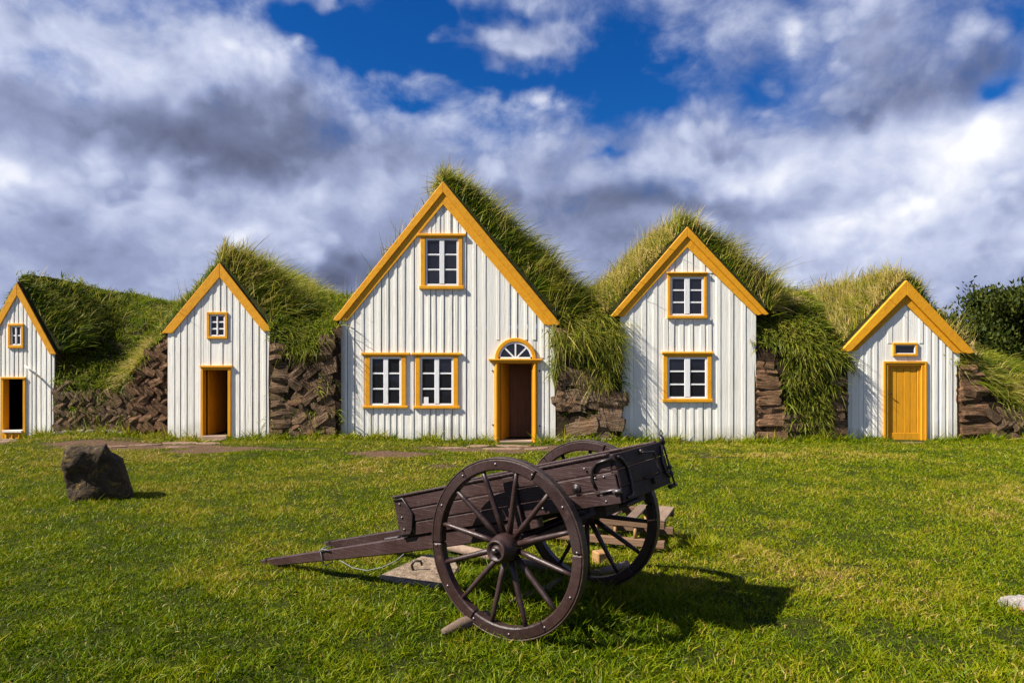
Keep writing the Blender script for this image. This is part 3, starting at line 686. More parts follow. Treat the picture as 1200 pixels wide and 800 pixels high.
def roof(H, thick_l, thick_r, n, spec):
    X, Z, D, zo = H['X'], H['Z'], H['D'], H['zo']
    ax = X(H['apex'][0]); xl, xr = X(H['lend'][0]), X(H['rend'][0]); c = 40; ys = D + np.array([0.03, 0.10, 0.22, 0.4, 0.65, 1.0, 1.5, 2.2, 3.0, 4.0, 5.2, 6.6])
    V = np.zeros((len(ys), c + 1, 3))
    for i in range(c + 1):
        t = i / c
        x = xl + (ax - xl) * t * 2 if t <= 0.5 else ax + (xr - ax) * (t * 2 - 1)
        z = zo(x); sl = (zo(ax) - zo(xl)) / (ax - xl) if t < 0.5 else -(zo(ax) - zo(xr)) / (xr - ax)
        nrm = np.array([-sl, 1.0]) / math.hypot(sl, 1)
        if abs(t - 0.5) < 0.04: nrm = np.array([0, 1.0])
        tk = thick_l if t < 0.5 else thick_r; th = tk[0] + (tk[1] - tk[0]) * abs(t * 2 - 1) ** 1.2
        for j, y in enumerate(ys):
            k = th * min(1, 0.12 + (y - ys[0]) / 0.24 * 0.88) + 0.02
            k += 0.16 * (float(fbm(np.array(t * 6.0), np.array(y * 0.9), int(D * 10), 3)) - 0.5) * min(1, (y - ys[0]) * 3)
            V[j, i] = (x + nrm[0] * k, y, z + nrm[1] * k)
    grid_obj('turf_roof', V, M['sod'], H['root'], H['off'], True, True)
    P, N, u, v = sample(V, n, lambda i, j: spec['w'](i) * np.where(j < 0.2, 5.0, np.where(j < 0.4, 2.0, 0.9)))
    N = np.where(N[:, 2:3] < 0, -N, N)
    P, N, u, v, out, lt, ht = tussock(P, N, u, v)
    ln, up, wind, hue = spec['len'](u), spec['up'], spec['wind'], spec['hue'](u)
    cl = fbm(P[:, 0] * 2.3 + P[:, 2] * 2, P[:, 1] * 2.3 + P[:, 2], 5, 3)
    L = ln * 1.02 * RNG.uniform(0.28, 1.25, n) * lt * (0.45 + 1.1 * cl)
    d0 = N * 0.6 + np.array([0, -0.15, up]) + out + RNG.normal(scale=0.14, size=(n, 3))
    d0 /= np.linalg.norm(d0, axis=1, keepdims=True)
    B = np.stack([np.full(n, wind * 0.65) + RNG.normal(scale=0.2, size=n), RNG.normal(scale=0.14, size=n) - 0.05, -np.abs(RNG.normal(0.30, 0.18, n))], 1)
    edge = P[:, 1] < D + 0.45; P[:, 1] = np.maximum(P[:, 1], D + 0.04); d0[:, 1] = np.where(edge, np.abs(d0[:, 1]) * 0.6 - 0.04, d0[:, 1]); B[:, 1] = np.where(edge, np.abs(B[:, 1]) * 0.5, B[:, 1])
    h = hue + 0.5 * (cl - 0.45) + ht + RNG.normal(scale=0.15, size=n)
    blades('roof_grass', P, d0, L, RNG.uniform(0.009, 0.021, n) * spec.get('wd', 1), B, h, 4, M['turfgrass'], H['root'], H['off'])

    # a few long seed stalks standing out of the grass
    m = spec.get('stalks', 0)
    if m:
        P, N, u, v = sample(V[:9], m, lambda i, j: spec.get('sw', spec['w'])(i)); N = np.where(N[:, 2:3] < 0, -N, N)
        clump = fbm(P[:, 0] * 2.6 + P[:, 2], P[:, 1] * 2.6, 61, 2) > 0.42
        P, N, m = P[clump], N[clump], int(clump.sum())
        d0 = N * 0.35 + np.array([0.06, -0.1, 1.0]) + RNG.normal(scale=0.18, size=(m, 3))
        B = np.stack([np.full(m, wind * 0.6) + RNG.normal(scale=.1, size=m), RNG.normal(scale=.1, size=m), -np.abs(RNG.normal(.15, .1, m))], 1)
        blades('roof_grass', P, d0, RNG.uniform(.45, 1.0, m) * spec.get('sl', 0.9), RNG.uniform(.008, .014, m), B, RNG.normal(.82, .14, m), 4, M['turfgrass'], H['root'], H['off'])

ramp = lambda u, pts: np.interp(u, [p[0] for p in pts], [p[1] for p in pts])
roof(h1, (0.10, 0.12), (0.20, 0.65), 17000, dict(w=lambda i: ramp(i, [(0, .5), (.5, 1), (1, 1)]), len=lambda u: ramp(u, [(0, .15), (.45, .15), (.6, .28), (1, .36)]), up=0.5, wind=0.2, hue=lambda u: ramp(u, [(0, .34), (1, .34)]), stalks=250, sl=.5))
roof(h2, (0.10, 0.25), (0.25, 0.75), 25000, dict(w=lambda i: ramp(i, [(0, .6), (.45, .7), (.55, 1.2), (1, 1.2)]), len=lambda u: ramp(u, [(0, .22), (.45, .25), (.52, .5), (.8, .6), (1, .55)]), up=0.6, wind=0.26, hue=lambda u: ramp(u, [(0, .35), (.5, .60), (.75, .52), (1, .38)]), stalks=700, sl=.75))
roof(h3, (0.02, 0.02), (0.25, 0.70), 28000, dict(w=lambda i: ramp(i, [(0, .04), (.44, .06), (.5, 1), (1, 1.2)]), len=lambda u: ramp(u, [(0, .15), (.46, .25), (.52, .58), (.75, .66), (1, .6)]), up=0.7, wind=0.28, hue=lambda u: ramp(u, [(0, .8), (.45, .8), (.55, .48), (.8, .48), (1, .42)]), stalks=1300, sw=lambda i: ramp(i, [(0, .15), (.2, .4), (.3, .9), (.45, .5), (.5, 2), (1, 1.5)])))
roof(h4, (0.22, 0.42), (0.22, 0.55), 26000, dict(w=lambda i: ramp(i, [(0, 1), (.5, 1), (1, 1)]), len=lambda u: ramp(u, [(0, .45), (.3, .4), (.5, .45), (.75, .7), (1, .7)]), up=0.7, wind=0.36, hue=lambda u: ramp(u, [(0, .68), (.35, .80), (.5, .62), (.7, .62), (1, .54)]), stalks=2200))
roof(h5, (0.20, 0.35), (0.15, 0.20), 19000, dict(w=lambda i: ramp(i, [(0, 1), (.5, 1.1), (.7, .8), (1, .5)]), len=lambda u: ramp(u, [(0, .42), (.3, .45), (.5, .48), (.7, .38), (1, .26)]), up=0.85, wind=0.16, hue=lambda u: ramp(u, [(0, .64), (.4, .82), (.6, .72), (1, .88)]), stalks=2000, sl=.78))

# ------------------------------------------------------------------ turf walls between the houses
def block_mesh(name, material, seed, sx, sy, sz, rough=0.12):
    bm = bmesh.new(); bmesh.ops.create_cube(bm, size=1.0); bmesh.ops.subdivide_edges(bm, edges=bm.edges[:], cuts=1, use_grid_fill=True)
    rr = random.Random(seed)
    for v in bm.verts:
        k = 1 - 0.10 * (sum(abs(c) > 0.4 for c in v.co) - 1)
        v.co = Vector((v.co.x * k * sx + rr.uniform(-1, 1) * rough * sx * 0.5, v.co.y * k * sy + rr.uniform(-1, 1) * rough * sy * 0.5, v.co.z * k * sz + rr.uniform(-1, 1) * rough * sz))
    me = bpy.data.meshes.new(name); bm.to_mesh(me); bm.free(); me.materials.append(material); return me
BLK = {k: [block_mesh('turf_block', M[k], s, 1, 1, 1) for s in range(6)] for k in ('turf', 'turf_red', 'turf_pale')}
def block(root, off, key, x, y, z, sx, sy, sz, tilt=0.0, name='turf_block'):
    o = bpy.data.objects.new(name, random.choice(BLK[key])); COL.objects.link(o); o.parent = root
    o.location = (x - off[0], y - off[1], z - off[2]); o.scale = (sx, sy, sz); o.rotation_euler = (random.uniform(-.08, .08), -tilt, random.uniform(-.15, .15)); return o

def gap(label, D, x0, x1, prof, blocks, grass, back=1.3, steep=0.42, hueb=0.3, zback=None, ext=(0.0, 0.0)):
    """prof: [(px, wall top py, crest py)]; a vertical earth face, then a grassy slope going back and up"""
    X = lambda p: px_x(p, D); Z = lambda p: px_z(p, D)
    root = thing('turf_wall', label, 'wall', (X((x0 + x1) / 2), D, 0), 0, 'turf walls between the houses'); off = tuple(root.location)
    c = 26; xs = np.linspace(x0, x1, c + 1); px = [p[0] for p in prof]
    top = np.interp(xs, px, [p[1] for p in prof]); crest = np.interp(xs, px, [p[2] for p in prof])
    rows = []
    for k, f in enumerate((0, 0.3, 0.6, 0.88, 1.0)):
        z = -0.15 + (Z(top) + 0.15) * f
        rows.append(np.stack([X(xs), D + 0.05 + 0.08 * (fbm(xs * 0.12, np.full_like(xs, f * 5), 3, 3) - 0.5) + (0.04 if k == 4 else 0), z], 1))
    nb = 10
    for k in range(1, nb + 1):
        f = k / nb; y = D + 0.16 + f * back
        # crest is seen farther back: scale height above the eye by depth
        zc = EYE + (HZ - crest) / F * (D + 0.16 + back)
        z = Z(top) + (zc - Z(top)) * (f ** steep) + 0.22 * (fbm(xs * 0.09 + 7, np.full_like(xs, f * 4), 11, 3) - 0.5) * math.sin(f * math.pi)
        xx = X(xs); xm = xx.mean(); ww = 1 + 0.9 * f * 1.6 / (xx[-1] - xx[0]); rows.append(np.stack([xm + (xx - xm) * ww, np.full_like(xs, y), z], 1))
    rows.append(np.stack([rows[-1][:, 0], np.full_like(xs, D + 6.5), rows[-1][:, 2]], 1))
    V = np.array(rows)
    grid_obj('earth_core', V, M['core'], root, off, False)
    blocks(root, off, X, Z, D)
    for g in grass:
        Vg = V[g.get('r0', 4):g.get('r1', 16)]
        n = g['n']; P, N, u, v = sample(Vg, n, g.get('w'))
        N = np.where((N[:, 1:2] > 0) & (N[:, 2:3] <= 0.2), -N, N); N = np.where(N[:, 2:3] < 0, -N, N)
        P, N, u, v, out, lt, ht = tussock(P, N, u, v, 30, 0.07)
        cl = fbm(P[:, 0] * 2.6, P[:, 2] * 2.6 + P[:, 1], 15, 3)
        L = g['len'] * 0.82 * RNG.uniform(0.45, 1.15, n) * lt * (0.45 + 1.1 * cl)
        d0 = N * 0.55 + np.array([g.get('wx', 0.1), -0.25, g.get('up', 0.5)]) + out * 1.15 + RNG.normal(scale=0.14, size=(n, 3))
        B = np.stack([np.full(n, g.get('wind', 0.2)) + RNG.normal(scale=0.2, size=n), -0.15 + RNG.normal(scale=0.15, size=n), -np.abs(RNG.normal(g.get('droop', 0.6), 0.25, n))], 1)
        P[:, 1] = np.maximum(P[:, 1], D - 0.02); B[:, 1] = np.maximum(B[:, 1], -0.22); d0[:, 1] = np.maximum(d0[:, 1], -0.55)
        h = g.get('hue', 0.35) + 0.4 * (cl - 0.5) + ht + RNG.normal(scale=0.12, size=n)
        blades('wall_grass', P, d0, L, RNG.uniform(0.010, 0.024, n) * g.get('wd', 1), B, h, 4, M['turfgrass'], root, off)
    return root, off, X, Z

def herring(root, off, X, Z, D, key, xa, xb, ytop, ybot, rowh, pitch, sx, sz, inside=lambda x, y: True):
    """rows of leaning turf blocks, each row leaning the other way"""
    y = ybot - rowh / 2; k = 0
    while y > ytop:
        x = xa + pitch * 0.5 * (k % 2 + 0.4)
        while x < xb:
            if inside(x, y):
                s = D / F
                block(root, off, key, X(x) + random.uniform(-.02, .02), D + 0.135 + random.uniform(-.025, .03), Z(y) + random.uniform(-.02, .02), sx * s * random.uniform(1.1, 1.4), 0.28, sz * s * random.uniform(1.15, 1.5), R(38 if k % 2 else -38) + random.uniform(-.18, .18))
            x += pitch * random.uniform(.9, 1.1)
        y -= rowh; k += 1
def stack(root, off, X, Z, D, key, xa, xb, ytop, ybot, hmin, hmax, slope=None, tl=0.0):
    y = ybot
    while y > ytop:
        h = random.uniform(hmin, hmax); a, b = xa, (xb if slope is None else slope(y)); a += random.uniform(-1, 1); b += random.uniform(-5, 2); s = D / F
        block(root, off, key, X((a + b) / 2), D + 0.14 + random.uniform(-.035, .03), Z(y - h / 2), (b - a) * s * 1.15, 0.3, h * s * 1.3, tl + random.uniform(-.07, .07))
        y -= h
    return

def b12(root, off, X, Z, D):
    herring(root, off, X, Z, D, 'turf', 66, 152, 446, 506, 9.5, 10.5, 15, 6.5, lambda x, y: y > 452 + (x - 64) * 0.12)
    herring(root, off, X, Z, D, 'turf_red', 150, 197, 398, 505, 10.5, 11.5, 15, 7, lambda x, y: x > 197 - (y - 385) * 0.72)
    for k in range(9):
        x = 70 + k * 9.5 + random.uniform(-2, 2)
        block(root, off, 'stone', X(x), D - 0.06, Z(507) + random.uniform(-.02, .03), 0.2 * random.uniform(.8, 1.3), 0.18, 0.13 * random.uniform(.7, 1.2), 0, 'foot_stone')
BLK['stone'] = [block_mesh('foot_stone', M['stone'], 30 + s, 1, 1, 1, 0.12) for s in range(4)]
gap('low herringbone turf wall with footing stones below a wide green bank', 16.06, 60, 197, [(60, 450, 354), (85, 456, 352), (130, 460, 362), (150, 440, 372), (175, 408, 380), (197, 388, 382)], b12,
    [dict(n=19000, len=0.30, droop=0.5, hue=0.32, wind=0.2), dict(n=3800, len=0.38, droop=0.6, hue=0.75, wind=-0.05, w=lambda i, j: np.clip(1 - np.abs(i - 0.68) * 6, 0, 1) * (j < 0.5)),
     dict(n=2500, len=0.32, droop=0.9, hue=0.3, r0=4, r1=6), dict(n=1700, len=0.17, droop=0.8, hue=0.3, r0=0, r1=5, w=lambda i, j: i < 0.7)], 4.2, 0.55)

def b23(root, off, X, Z, D):
    stack(root, off, X, Z, D, 'turf', 316, 340, 408, 512, 7, 14, lambda y: 338 + 5 * math.sin(y * .13))
    herring(root, off, X, Z, D, 'turf', 338, 380, 430, 512, 14, 15, 21, 9)
    stack(root, off, X, Z, D, 'turf', 374, 393, 398, 512, 9, 17)
    for k in range(5): block(root, off, 'turf_red', X(random.uniform(322, 385)), D + 0.12, Z(random.uniform(460, 508)), 0.36, 0.25, 0.16, random.uniform(-.7, .7))
gap('dark turf block wall between the open plank door house and the largest house', 15.6, 314, 399, [(314, 395, 338), (330, 408, 342), (350, 420, 348), (372, 408, 354), (383, 392, 358), (399, 380, 360)], b23,
    [dict(n=13000, len=0.48, droop=0.6, hue=0.42, wind=0.24), dict(n=2600, len=0.48, droop=0.8, hue=0.42, r0=4, r1=7, w=lambda i, j: np.clip(1.2 - np.abs(i - 0.5) * 3.2, 0, 1)),
     dict(n=900, len=0.17, droop=0.8, hue=0.4, r0=0, r1=4, w=lambda i, j: j < .8)], 2.8)

def b34(root, off, X, Z, D):
    for k in range(26):
        block(root, off, 'turf_pale', X(random.uniform(660, 722)), D + 0.15 + random.uniform(-.03, .02), Z(random.uniform(436, 514)), random.uniform(.5, .9), 0.3, random.uniform(.25, .42), random.uniform(-.3, .3))
    stack(root, off, X, Z, D, 'turf', 651, 664, 385, 480, 9, 14)
    for k in range(7): block(root, off, 'stone', X(656 + k * 10 + random.uniform(-2, 2)), D - 0.03, Z(516), 0.18, 0.2, 0.12, 0, 'foot_stone')
gap('pale cut turf wall half covered by one big hanging tussock of grass', 15.7, 650, 729, [(650, 388, 350), (662, 398, 346), (680, 398, 340), (705, 398, 338), (722, 400, 340), (729, 398, 345)], b34,
    [dict(n=9000, len=0.48, droop=0.55, hue=0.46, wind=0.1), dict(n=3000, len=0.55, droop=0.9, hue=0.45, r0=4, r1=7, wind=0.1),
     dict(n=4200, len=0.36, droop=0.95, hue=0.42, r0=1, r1=5, wind=0.0, wx=0.0, w=lambda i, j: (j > .45 + .15 * np.sin(i * 7)) * 1.0), dict(n=500, len=0.15, droop=0.6, hue=0.4, r0=0, r1=3)], 2.0)

def b45(root, off, X, Z, D):
    stack(root, off, X, Z, D, 'turf_red', 888, 920, 428, 516, 6, 11, lambda y: 908 + (y - 412) * 0.16)
    stack(root, off, X, Z, D, 'turf', 974, 993, 450, 516, 6, 10)
    stack(root, off, X, Z, D, 'turf', 918, 976, 485, 516, 8, 12)
gap('red brown stacked turf wall with a thick bush of green grass in its middle', 15.8, 885, 995, [(885, 402, 352), (905, 402, 344), (920, 400, 342), (945, 400, 338), (970, 408, 344), (982, 425, 358), (995, 432, 380)], b45,
    [dict(n=12000, len=0.36, droop=0.5, hue=0.38, wind=0.1, wx=0.0, up=0.4), dict(n=3000, len=0.40, droop=0.6, hue=0.62, wind=0.15, w=lambda i, j: (j > 0.35) * (i > 0.45)),
     dict(n=15000, len=0.30, droop=0.75, hue=0.36, up=0.25, wind=0.0, wx=0.0, r0=0, r1=6, wd=1.4, w=lambda i, j: np.where(np.abs(i - .57 + .05 * np.sin(j * 9)) < .30 - .12 * (1 - j), 1.0, np.where(j > .72, 0.8, 0.0)))], 2.2)

def b5(root, off, X, Z, D):
    stack(root, off, X, Z, D, 'turf_red', 1126, 1165, 428, 516, 7, 11, lambda y: 1152 + (y - 440) * 0.25)
    herring(root, off, X, Z, D, 'turf', 1160, 1290, 478, 514, 11, 14, 20, 9, lambda x, y: y > 470 + (x - 1160) * 0.4 or x > 1205)
gap('stacked turf wall beside the small house with grass falling toward the right', 15.9, 1123, 1300, [(1123, 425, 392), (1145, 445, 385), (1165, 462, 395), (1200, 488, 410), (1240, 495, 425), (1300, 500, 432)], b5,
    [dict(n=15000, len=0.45, droop=0.75, hue=0.48, wind=0.35), dict(n=3000, len=0.42, droop=0.8, hue=0.58, r0=4, r1=7, wind=0.3)], 1.6)
gap('turf wall at the far left end of the row of houses', 16.2, -120, -20, [(-120, 460, 400), (-60, 455, 390), (-20, 440, 385)], lambda root, off, X, Z, D: herring(root, off, X, Z, D, 'turf', -60, -22, 455, 508, 10, 11, 15, 7),
    [dict(n=3000, len=0.35, droop=0.6, hue=0.25)], 2.0)

# ------------------------------------------------------------------ trees behind the small house
def tree(label, x, y, h, r, n, seed):
    rr = np.random.default_rng(seed); root = thing('bushy_tree', label, 'tree', (x, y, 0), 0, 'trees behind the turf row')
    m = MB(); tips = []
    m.tube([(0, 0, -0.1), (0.05, 0, h * 0.3), (-0.04, 0.05, h * 0.62), (0, 0, h * 0.9)], [0.13, 0.10, 0.06, 0.02], 8)
    for k in range(26):
        z = h * rr.uniform(0.12, 0.86); a = rr.uniform(0, 6.283); l = r * rr.uniform(0.6, 1.05) * math.sqrt(max(0.08, 1 - (z / h) ** 2.2))
        e = (math.cos(a) * l, math.sin(a) * l, z + l * 0.75)
        m.tube([(0, 0, z), (e[0] * .5, e[1] * .5, z + l * 0.3), e], [0.035, 0.022, 0.008], 5)
        for q in range(4): f = 0.35 + 0.22 * q; tips.append((e[0] * f, e[1] * f, z + (e[2] - z) * f * f))
    for k in range(10): tips.append((rr.normal(0, r * .2), rr.normal(0, r * .2), h * rr.uniform(.7, .97)))
    m.build('trunk', M['bark'], root, True)
    tips = np.array(tips); t = tips[rr.integers(0, len(tips), n)]; P = t + rr.normal(size=(n, 3)) * np.array([.17, .17, .22])
    P = P[P[:, 2] > 0.1]; n = len(P)
    d = (P - np.array([0, 0, h * 0.2])); d /= np.linalg.norm(d, axis=1, keepdims=True); d = d * 0.5 + rr.normal(scale=.5, size=(n, 3)) + np.array([0, 0, .5])
    o = blades('crown', P, d, rr.uniform(.08, .16, n), rr.uniform(.05, .085, n), rr.normal(scale=.2, size=(n, 3)), rr.normal(.45, .25, n), 2, M['leaf'], root)
    del o['kind']
tree('dark bushy tree standing tallest behind the small house', 15.0, 20.5, 3.9, 1.6, 20000, 1)
tree('shorter dark tree just right of the small house roof', 13.1, 20.0, 3.0, 1.2, 16000, 2)
tree('dark tree standing at the right end behind the turf wall', 17.2, 21.0, 4.3, 1.7, 9000, 3)

# ------------------------------------------------------------------ handcart
CX, CY, CA = 0.283, 4.92, math.atan2(-0.538, 0.843)
cart = thing('handcart', 'dark brown two wheeled wooden cart tipped forward with its shafts resting on the grass', 'cart', (CX, CY, 0), CA)
TH = R(14.2); cth, sth = math.cos(TH), math.sin(TH); ZB = 0.72
def tilt(p): return Vector((p.x * cth - p.z * sth, p.y, ZB + p.x * sth + p.z * cth))
def tb(name, boxes, material=None, bevel=0.006, parent=cart):
    m = MB()
    for b in boxes: m.box(*b)
    return m.move(tilt).build(name, material or M['cart'], parent, bevel=bevel)
UF, UR, HW, BH = -1.09, 0.77, 0.42, 0.305
for sgn in (-1, 1):
    y0, y1 = (-HW, -HW + 0.03) if sgn < 0 else (HW - 0.03, HW)
    for k in range(3):
        dy = (0.004 if k == 1 else 0) * sgn
        tb('side_board', [(UF, UR - 0.035, y0 + dy, y1 + dy, 0.004 + k * 0.1, (k + 1) * 0.1 - 0.002)])
    tb('top_rail', [(UF - 0.01, UR - 0.037, y0 - 0.012, y1 + 0.012, 0.2995, 0.318)])
for k in range(3):
    tb('tail_board', [(UR - 0.033, UR + (0.003 if k == 1 else 0), -HW + 0.003, HW - 0.003, 0.002 + k * 0.103, (k + 1) * 0.103 - 0.003)], M['cart_y'])
    tb('front_board', [(UF + 0.002, UF + 0.03, -HW + 0.032, HW - 0.032, 0.002 + k * 0.1, (k + 1) * 0.1 - 0.003)], M['cart_y'])
for k in range(5):
    a = -HW + 0.034 + k * (2 * HW - 0.068) / 5
    tb('floor_board', [(UF + 0.032, UR - 0.036, a, a + (2 * HW - 0.068) / 5 - 0.004, 0.0, 0.022)])
for y in (-0.365, 0.365):
    m = MB(); h0, h1_ = 0.115, 0.075
    for (u, t, b, w) in ((-2.83, -0.005, -0.07, 0.026), (-1.15, -0.002, -0.115, 0.036), (-0.3, -0.002, -0.115, 0.038), (0.12, -0.002, -0.075, 0.036)):
        m.v += [(u, y - w, b), (u, y + w, b), (u, y + w, t), (u, y - w, t)]
    for i in range(3):
        for q in range(4): m.f.append((i * 4 + q, i * 4 + (q + 1) % 4, i * 4 + 4 + (q + 1) % 4, i * 4 + 4 + q))
    m.f += [(0, 1, 2, 3), (15, 14, 13, 12)]
    sh = m.move(tilt).build('shaft', M['cart'], cart, bevel=0.008)
    tb('ferrule', [(-2.76, -2.735, y - 0.031, y + 0.031, -0.077, 0.0)], M['iron'], 0.003, sh)
    tb('staple', [(-1.30, -1.16, y - 0.02, y + 0.02, -0.002, 0.012)], M['bare_iron'], 0.003, sh)
for u in (-0.95, 0.55): tb('cross_bearer', [(u - 0.04, u + 0.04, -0.33, 0.33, -0.075, -0.003)], M['cart_y'])
tb('axle_block', [(-0.07, 0.07, -0.47, 0.47, -0.155, -0.118)], M['cart_y'])
m = MB().box(-0.045, 0.045, -0.5, 0.5, 0.53, 0.625); m.build('axle', M['cart_y'], cart, bevel=0.008)
# iron fittings on both sides and the tail
for sgn in (-1, 1):
    y = sgn * (HW + 0.004); e = sgn * 0.004
    def side(name, poly, material, th=0.008):
        m = MB().prism_y(poly, min(y - e, y + sgn * th), max(y - e, y + sgn * th)); return m.move(tilt).build(name, material, cart, bevel=0.003)
    side('corner_plate', [(-1.085, 0.02), (-0.975, 0.02), (-0.955, 0.06), (-0.925, 0.165), (-0.985, 0.292), (-1.085, 0.292)], M['cart'])
    MB().tube([(-1.08, y + sgn * .012, 0.285), (-0.99, y + sgn * .012, 0.285), (-0.922, y + sgn * .012, 0.165), (-0.952, y + sgn * .012, 0.05), (-0.975, y + sgn * .012, 0.024), (-1.08, y + sgn * .012, 0.024)], 0.0085, 6).move(tilt).build('iron_strap', M['iron'], cart, True)
    MB().tube([(0.61, y + sgn * .012, 0.12), (0.597, y + sgn * .012, 0.175), (0.613, y + sgn * .012, 0.235), (0.652, y + sgn * .012, 0.27), (0.765, y + sgn * .012, 0.281)], 0.011, 6).move(tilt).build('iron_strap', M['iron'], cart, True)
    side('rear_plate', [(0.592, 0.08), (0.755, 0.08), (0.757, 0.19), (0.588, 0.18)], M['cart'], 0.010)
    side('lower_plate', [(0.625, 0.005), (0.757, 0.005), (0.757, 0.076), (0.625, 0.076)], M['cart'], 0.012)
    side('stake', [(-0.06, -0.05), (0.03, -0.05), (0.03, 0.29), (-0.06, 0.29)], M['cart'], 0.03)
    MB().lathe_y([(0, -.016), (0.012, -.018), (0.016, -.010), (0.026, -.012), (0.032, -.006), (0.034, 0)], 14).move(lambda p: tilt(Vector((p.x + 0.468, (p.y if sgn < 0 else -p.y) + y, p.z + 0.135)))).build('ring_boss', M['iron'], cart, True)
    MB().tube([(0.64, y + sgn * .02, 0.090), (0.76, y + sgn * .02, 0.092)], 0.008, 6).tube([(0.725, y + sgn * .02, 0.080), (0.775, y + sgn * .02, 0.081)], 0.014, 6).move(tilt).build('latch', M['bare_iron'], cart, True)
    bl = MB()
    for uu, ww in ((-1.03, 0.25), (-1.03, 0.15), (-1.03, 0.06), (-0.6, 0.25), (-0.6, 0.05), (0.2, 0.25), (0.2, 0.05), (0.56, 0.25), (0.62, 0.18), (0.68, 0.18), (0.66, 0.03), (0.42, 0.03), (-0.02, 0.24), (-0.02, 0.14)):
        bl.lathe_y([(0, -.007), (0.007, -.006), (0.009, 0)], 8); k = 24
        bl.v[-k:] = [(p[0] + uu, y + (p[1] if sgn < 0 else -p[1]) + sgn * 0.010, p[2] + ww) for p in bl.v[-k:]]
    bl.move(tilt).build('bolt_heads', M['bare_iron'], cart, True)
ut = UR + 0.012
MB().tube([(ut, -0.385, 0.285), (ut, -0.33, 0.255), (ut, -0.285, 0.20), (ut, -0.275, 0.11), (ut, -0.30, 0.035), (ut, -0.375, 0.025)], 0.010, 6).move(tilt).build('iron_strap', M['iron'], cart, True)
MB().tube([(ut, 0.385, 0.275), (ut, 0.345, 0.24), (ut, 0.315, 0.17), (ut, 0.335, 0.09), (ut, 0.39, 0.05)], 0.010, 6).move(tilt).build('iron_strap', M['iron'], cart, True)
MB().tube([(ut - .01, -0.02, 0.275), (ut + .03, -0.01, 0.262), (ut + .04, 0.10, 0.255), (ut + .04, 0.13, 0.11), (ut + .04, 0.10, 0.09), (ut - .01, -0.04, 0.10)], 0.0085, 6).move(tilt).build('tail_handle', M['iron'], cart, True)
MB().tube([(ut, -0.01, 0.29), (ut, -0.01, 0.262)], 0.016, 6).tube([(ut, 0.09, 0.085), (ut, 0.09, 0.045)], 0.014, 6).move(tilt).build('handle_staple', M['iron'], cart, True)
tb('tail_ledge', [(UR - 0.06, UR + 0.02, -0.395, -0.16, -0.026, -0.004)], M['cart_y'])
m = MB(); yy = 0.435
m.tube([(UR + .0, yy, 0.335), (UR + .012, yy + .012, 0.36), (UR, yy + .026, 0.385), (UR - .014, yy + .012, 0.362), (UR, yy, 0.333)], 0.006, 6)
m.tube([(UR, yy, 0.34), (UR, yy + .005, 0.28)], 0.018, 8); m.tube([(UR, yy, 0.30), (UR + .01, yy + .018, -0.02)], 0.008, 6)
m.tube([(UR, yy + .01, 0.125), (UR, yy + .01, 0.10)], 0.022, 8); m.tube([(UR, yy + .012, 0.075), (UR, yy + .012, 0.05)], 0.022, 8); m.tube([(UR - .01, yy - .04, -0.018), (UR, yy + .06, -0.02)], 0.016, 8)
m.move(tilt).build('locking_rod', M['iron'], cart, True)
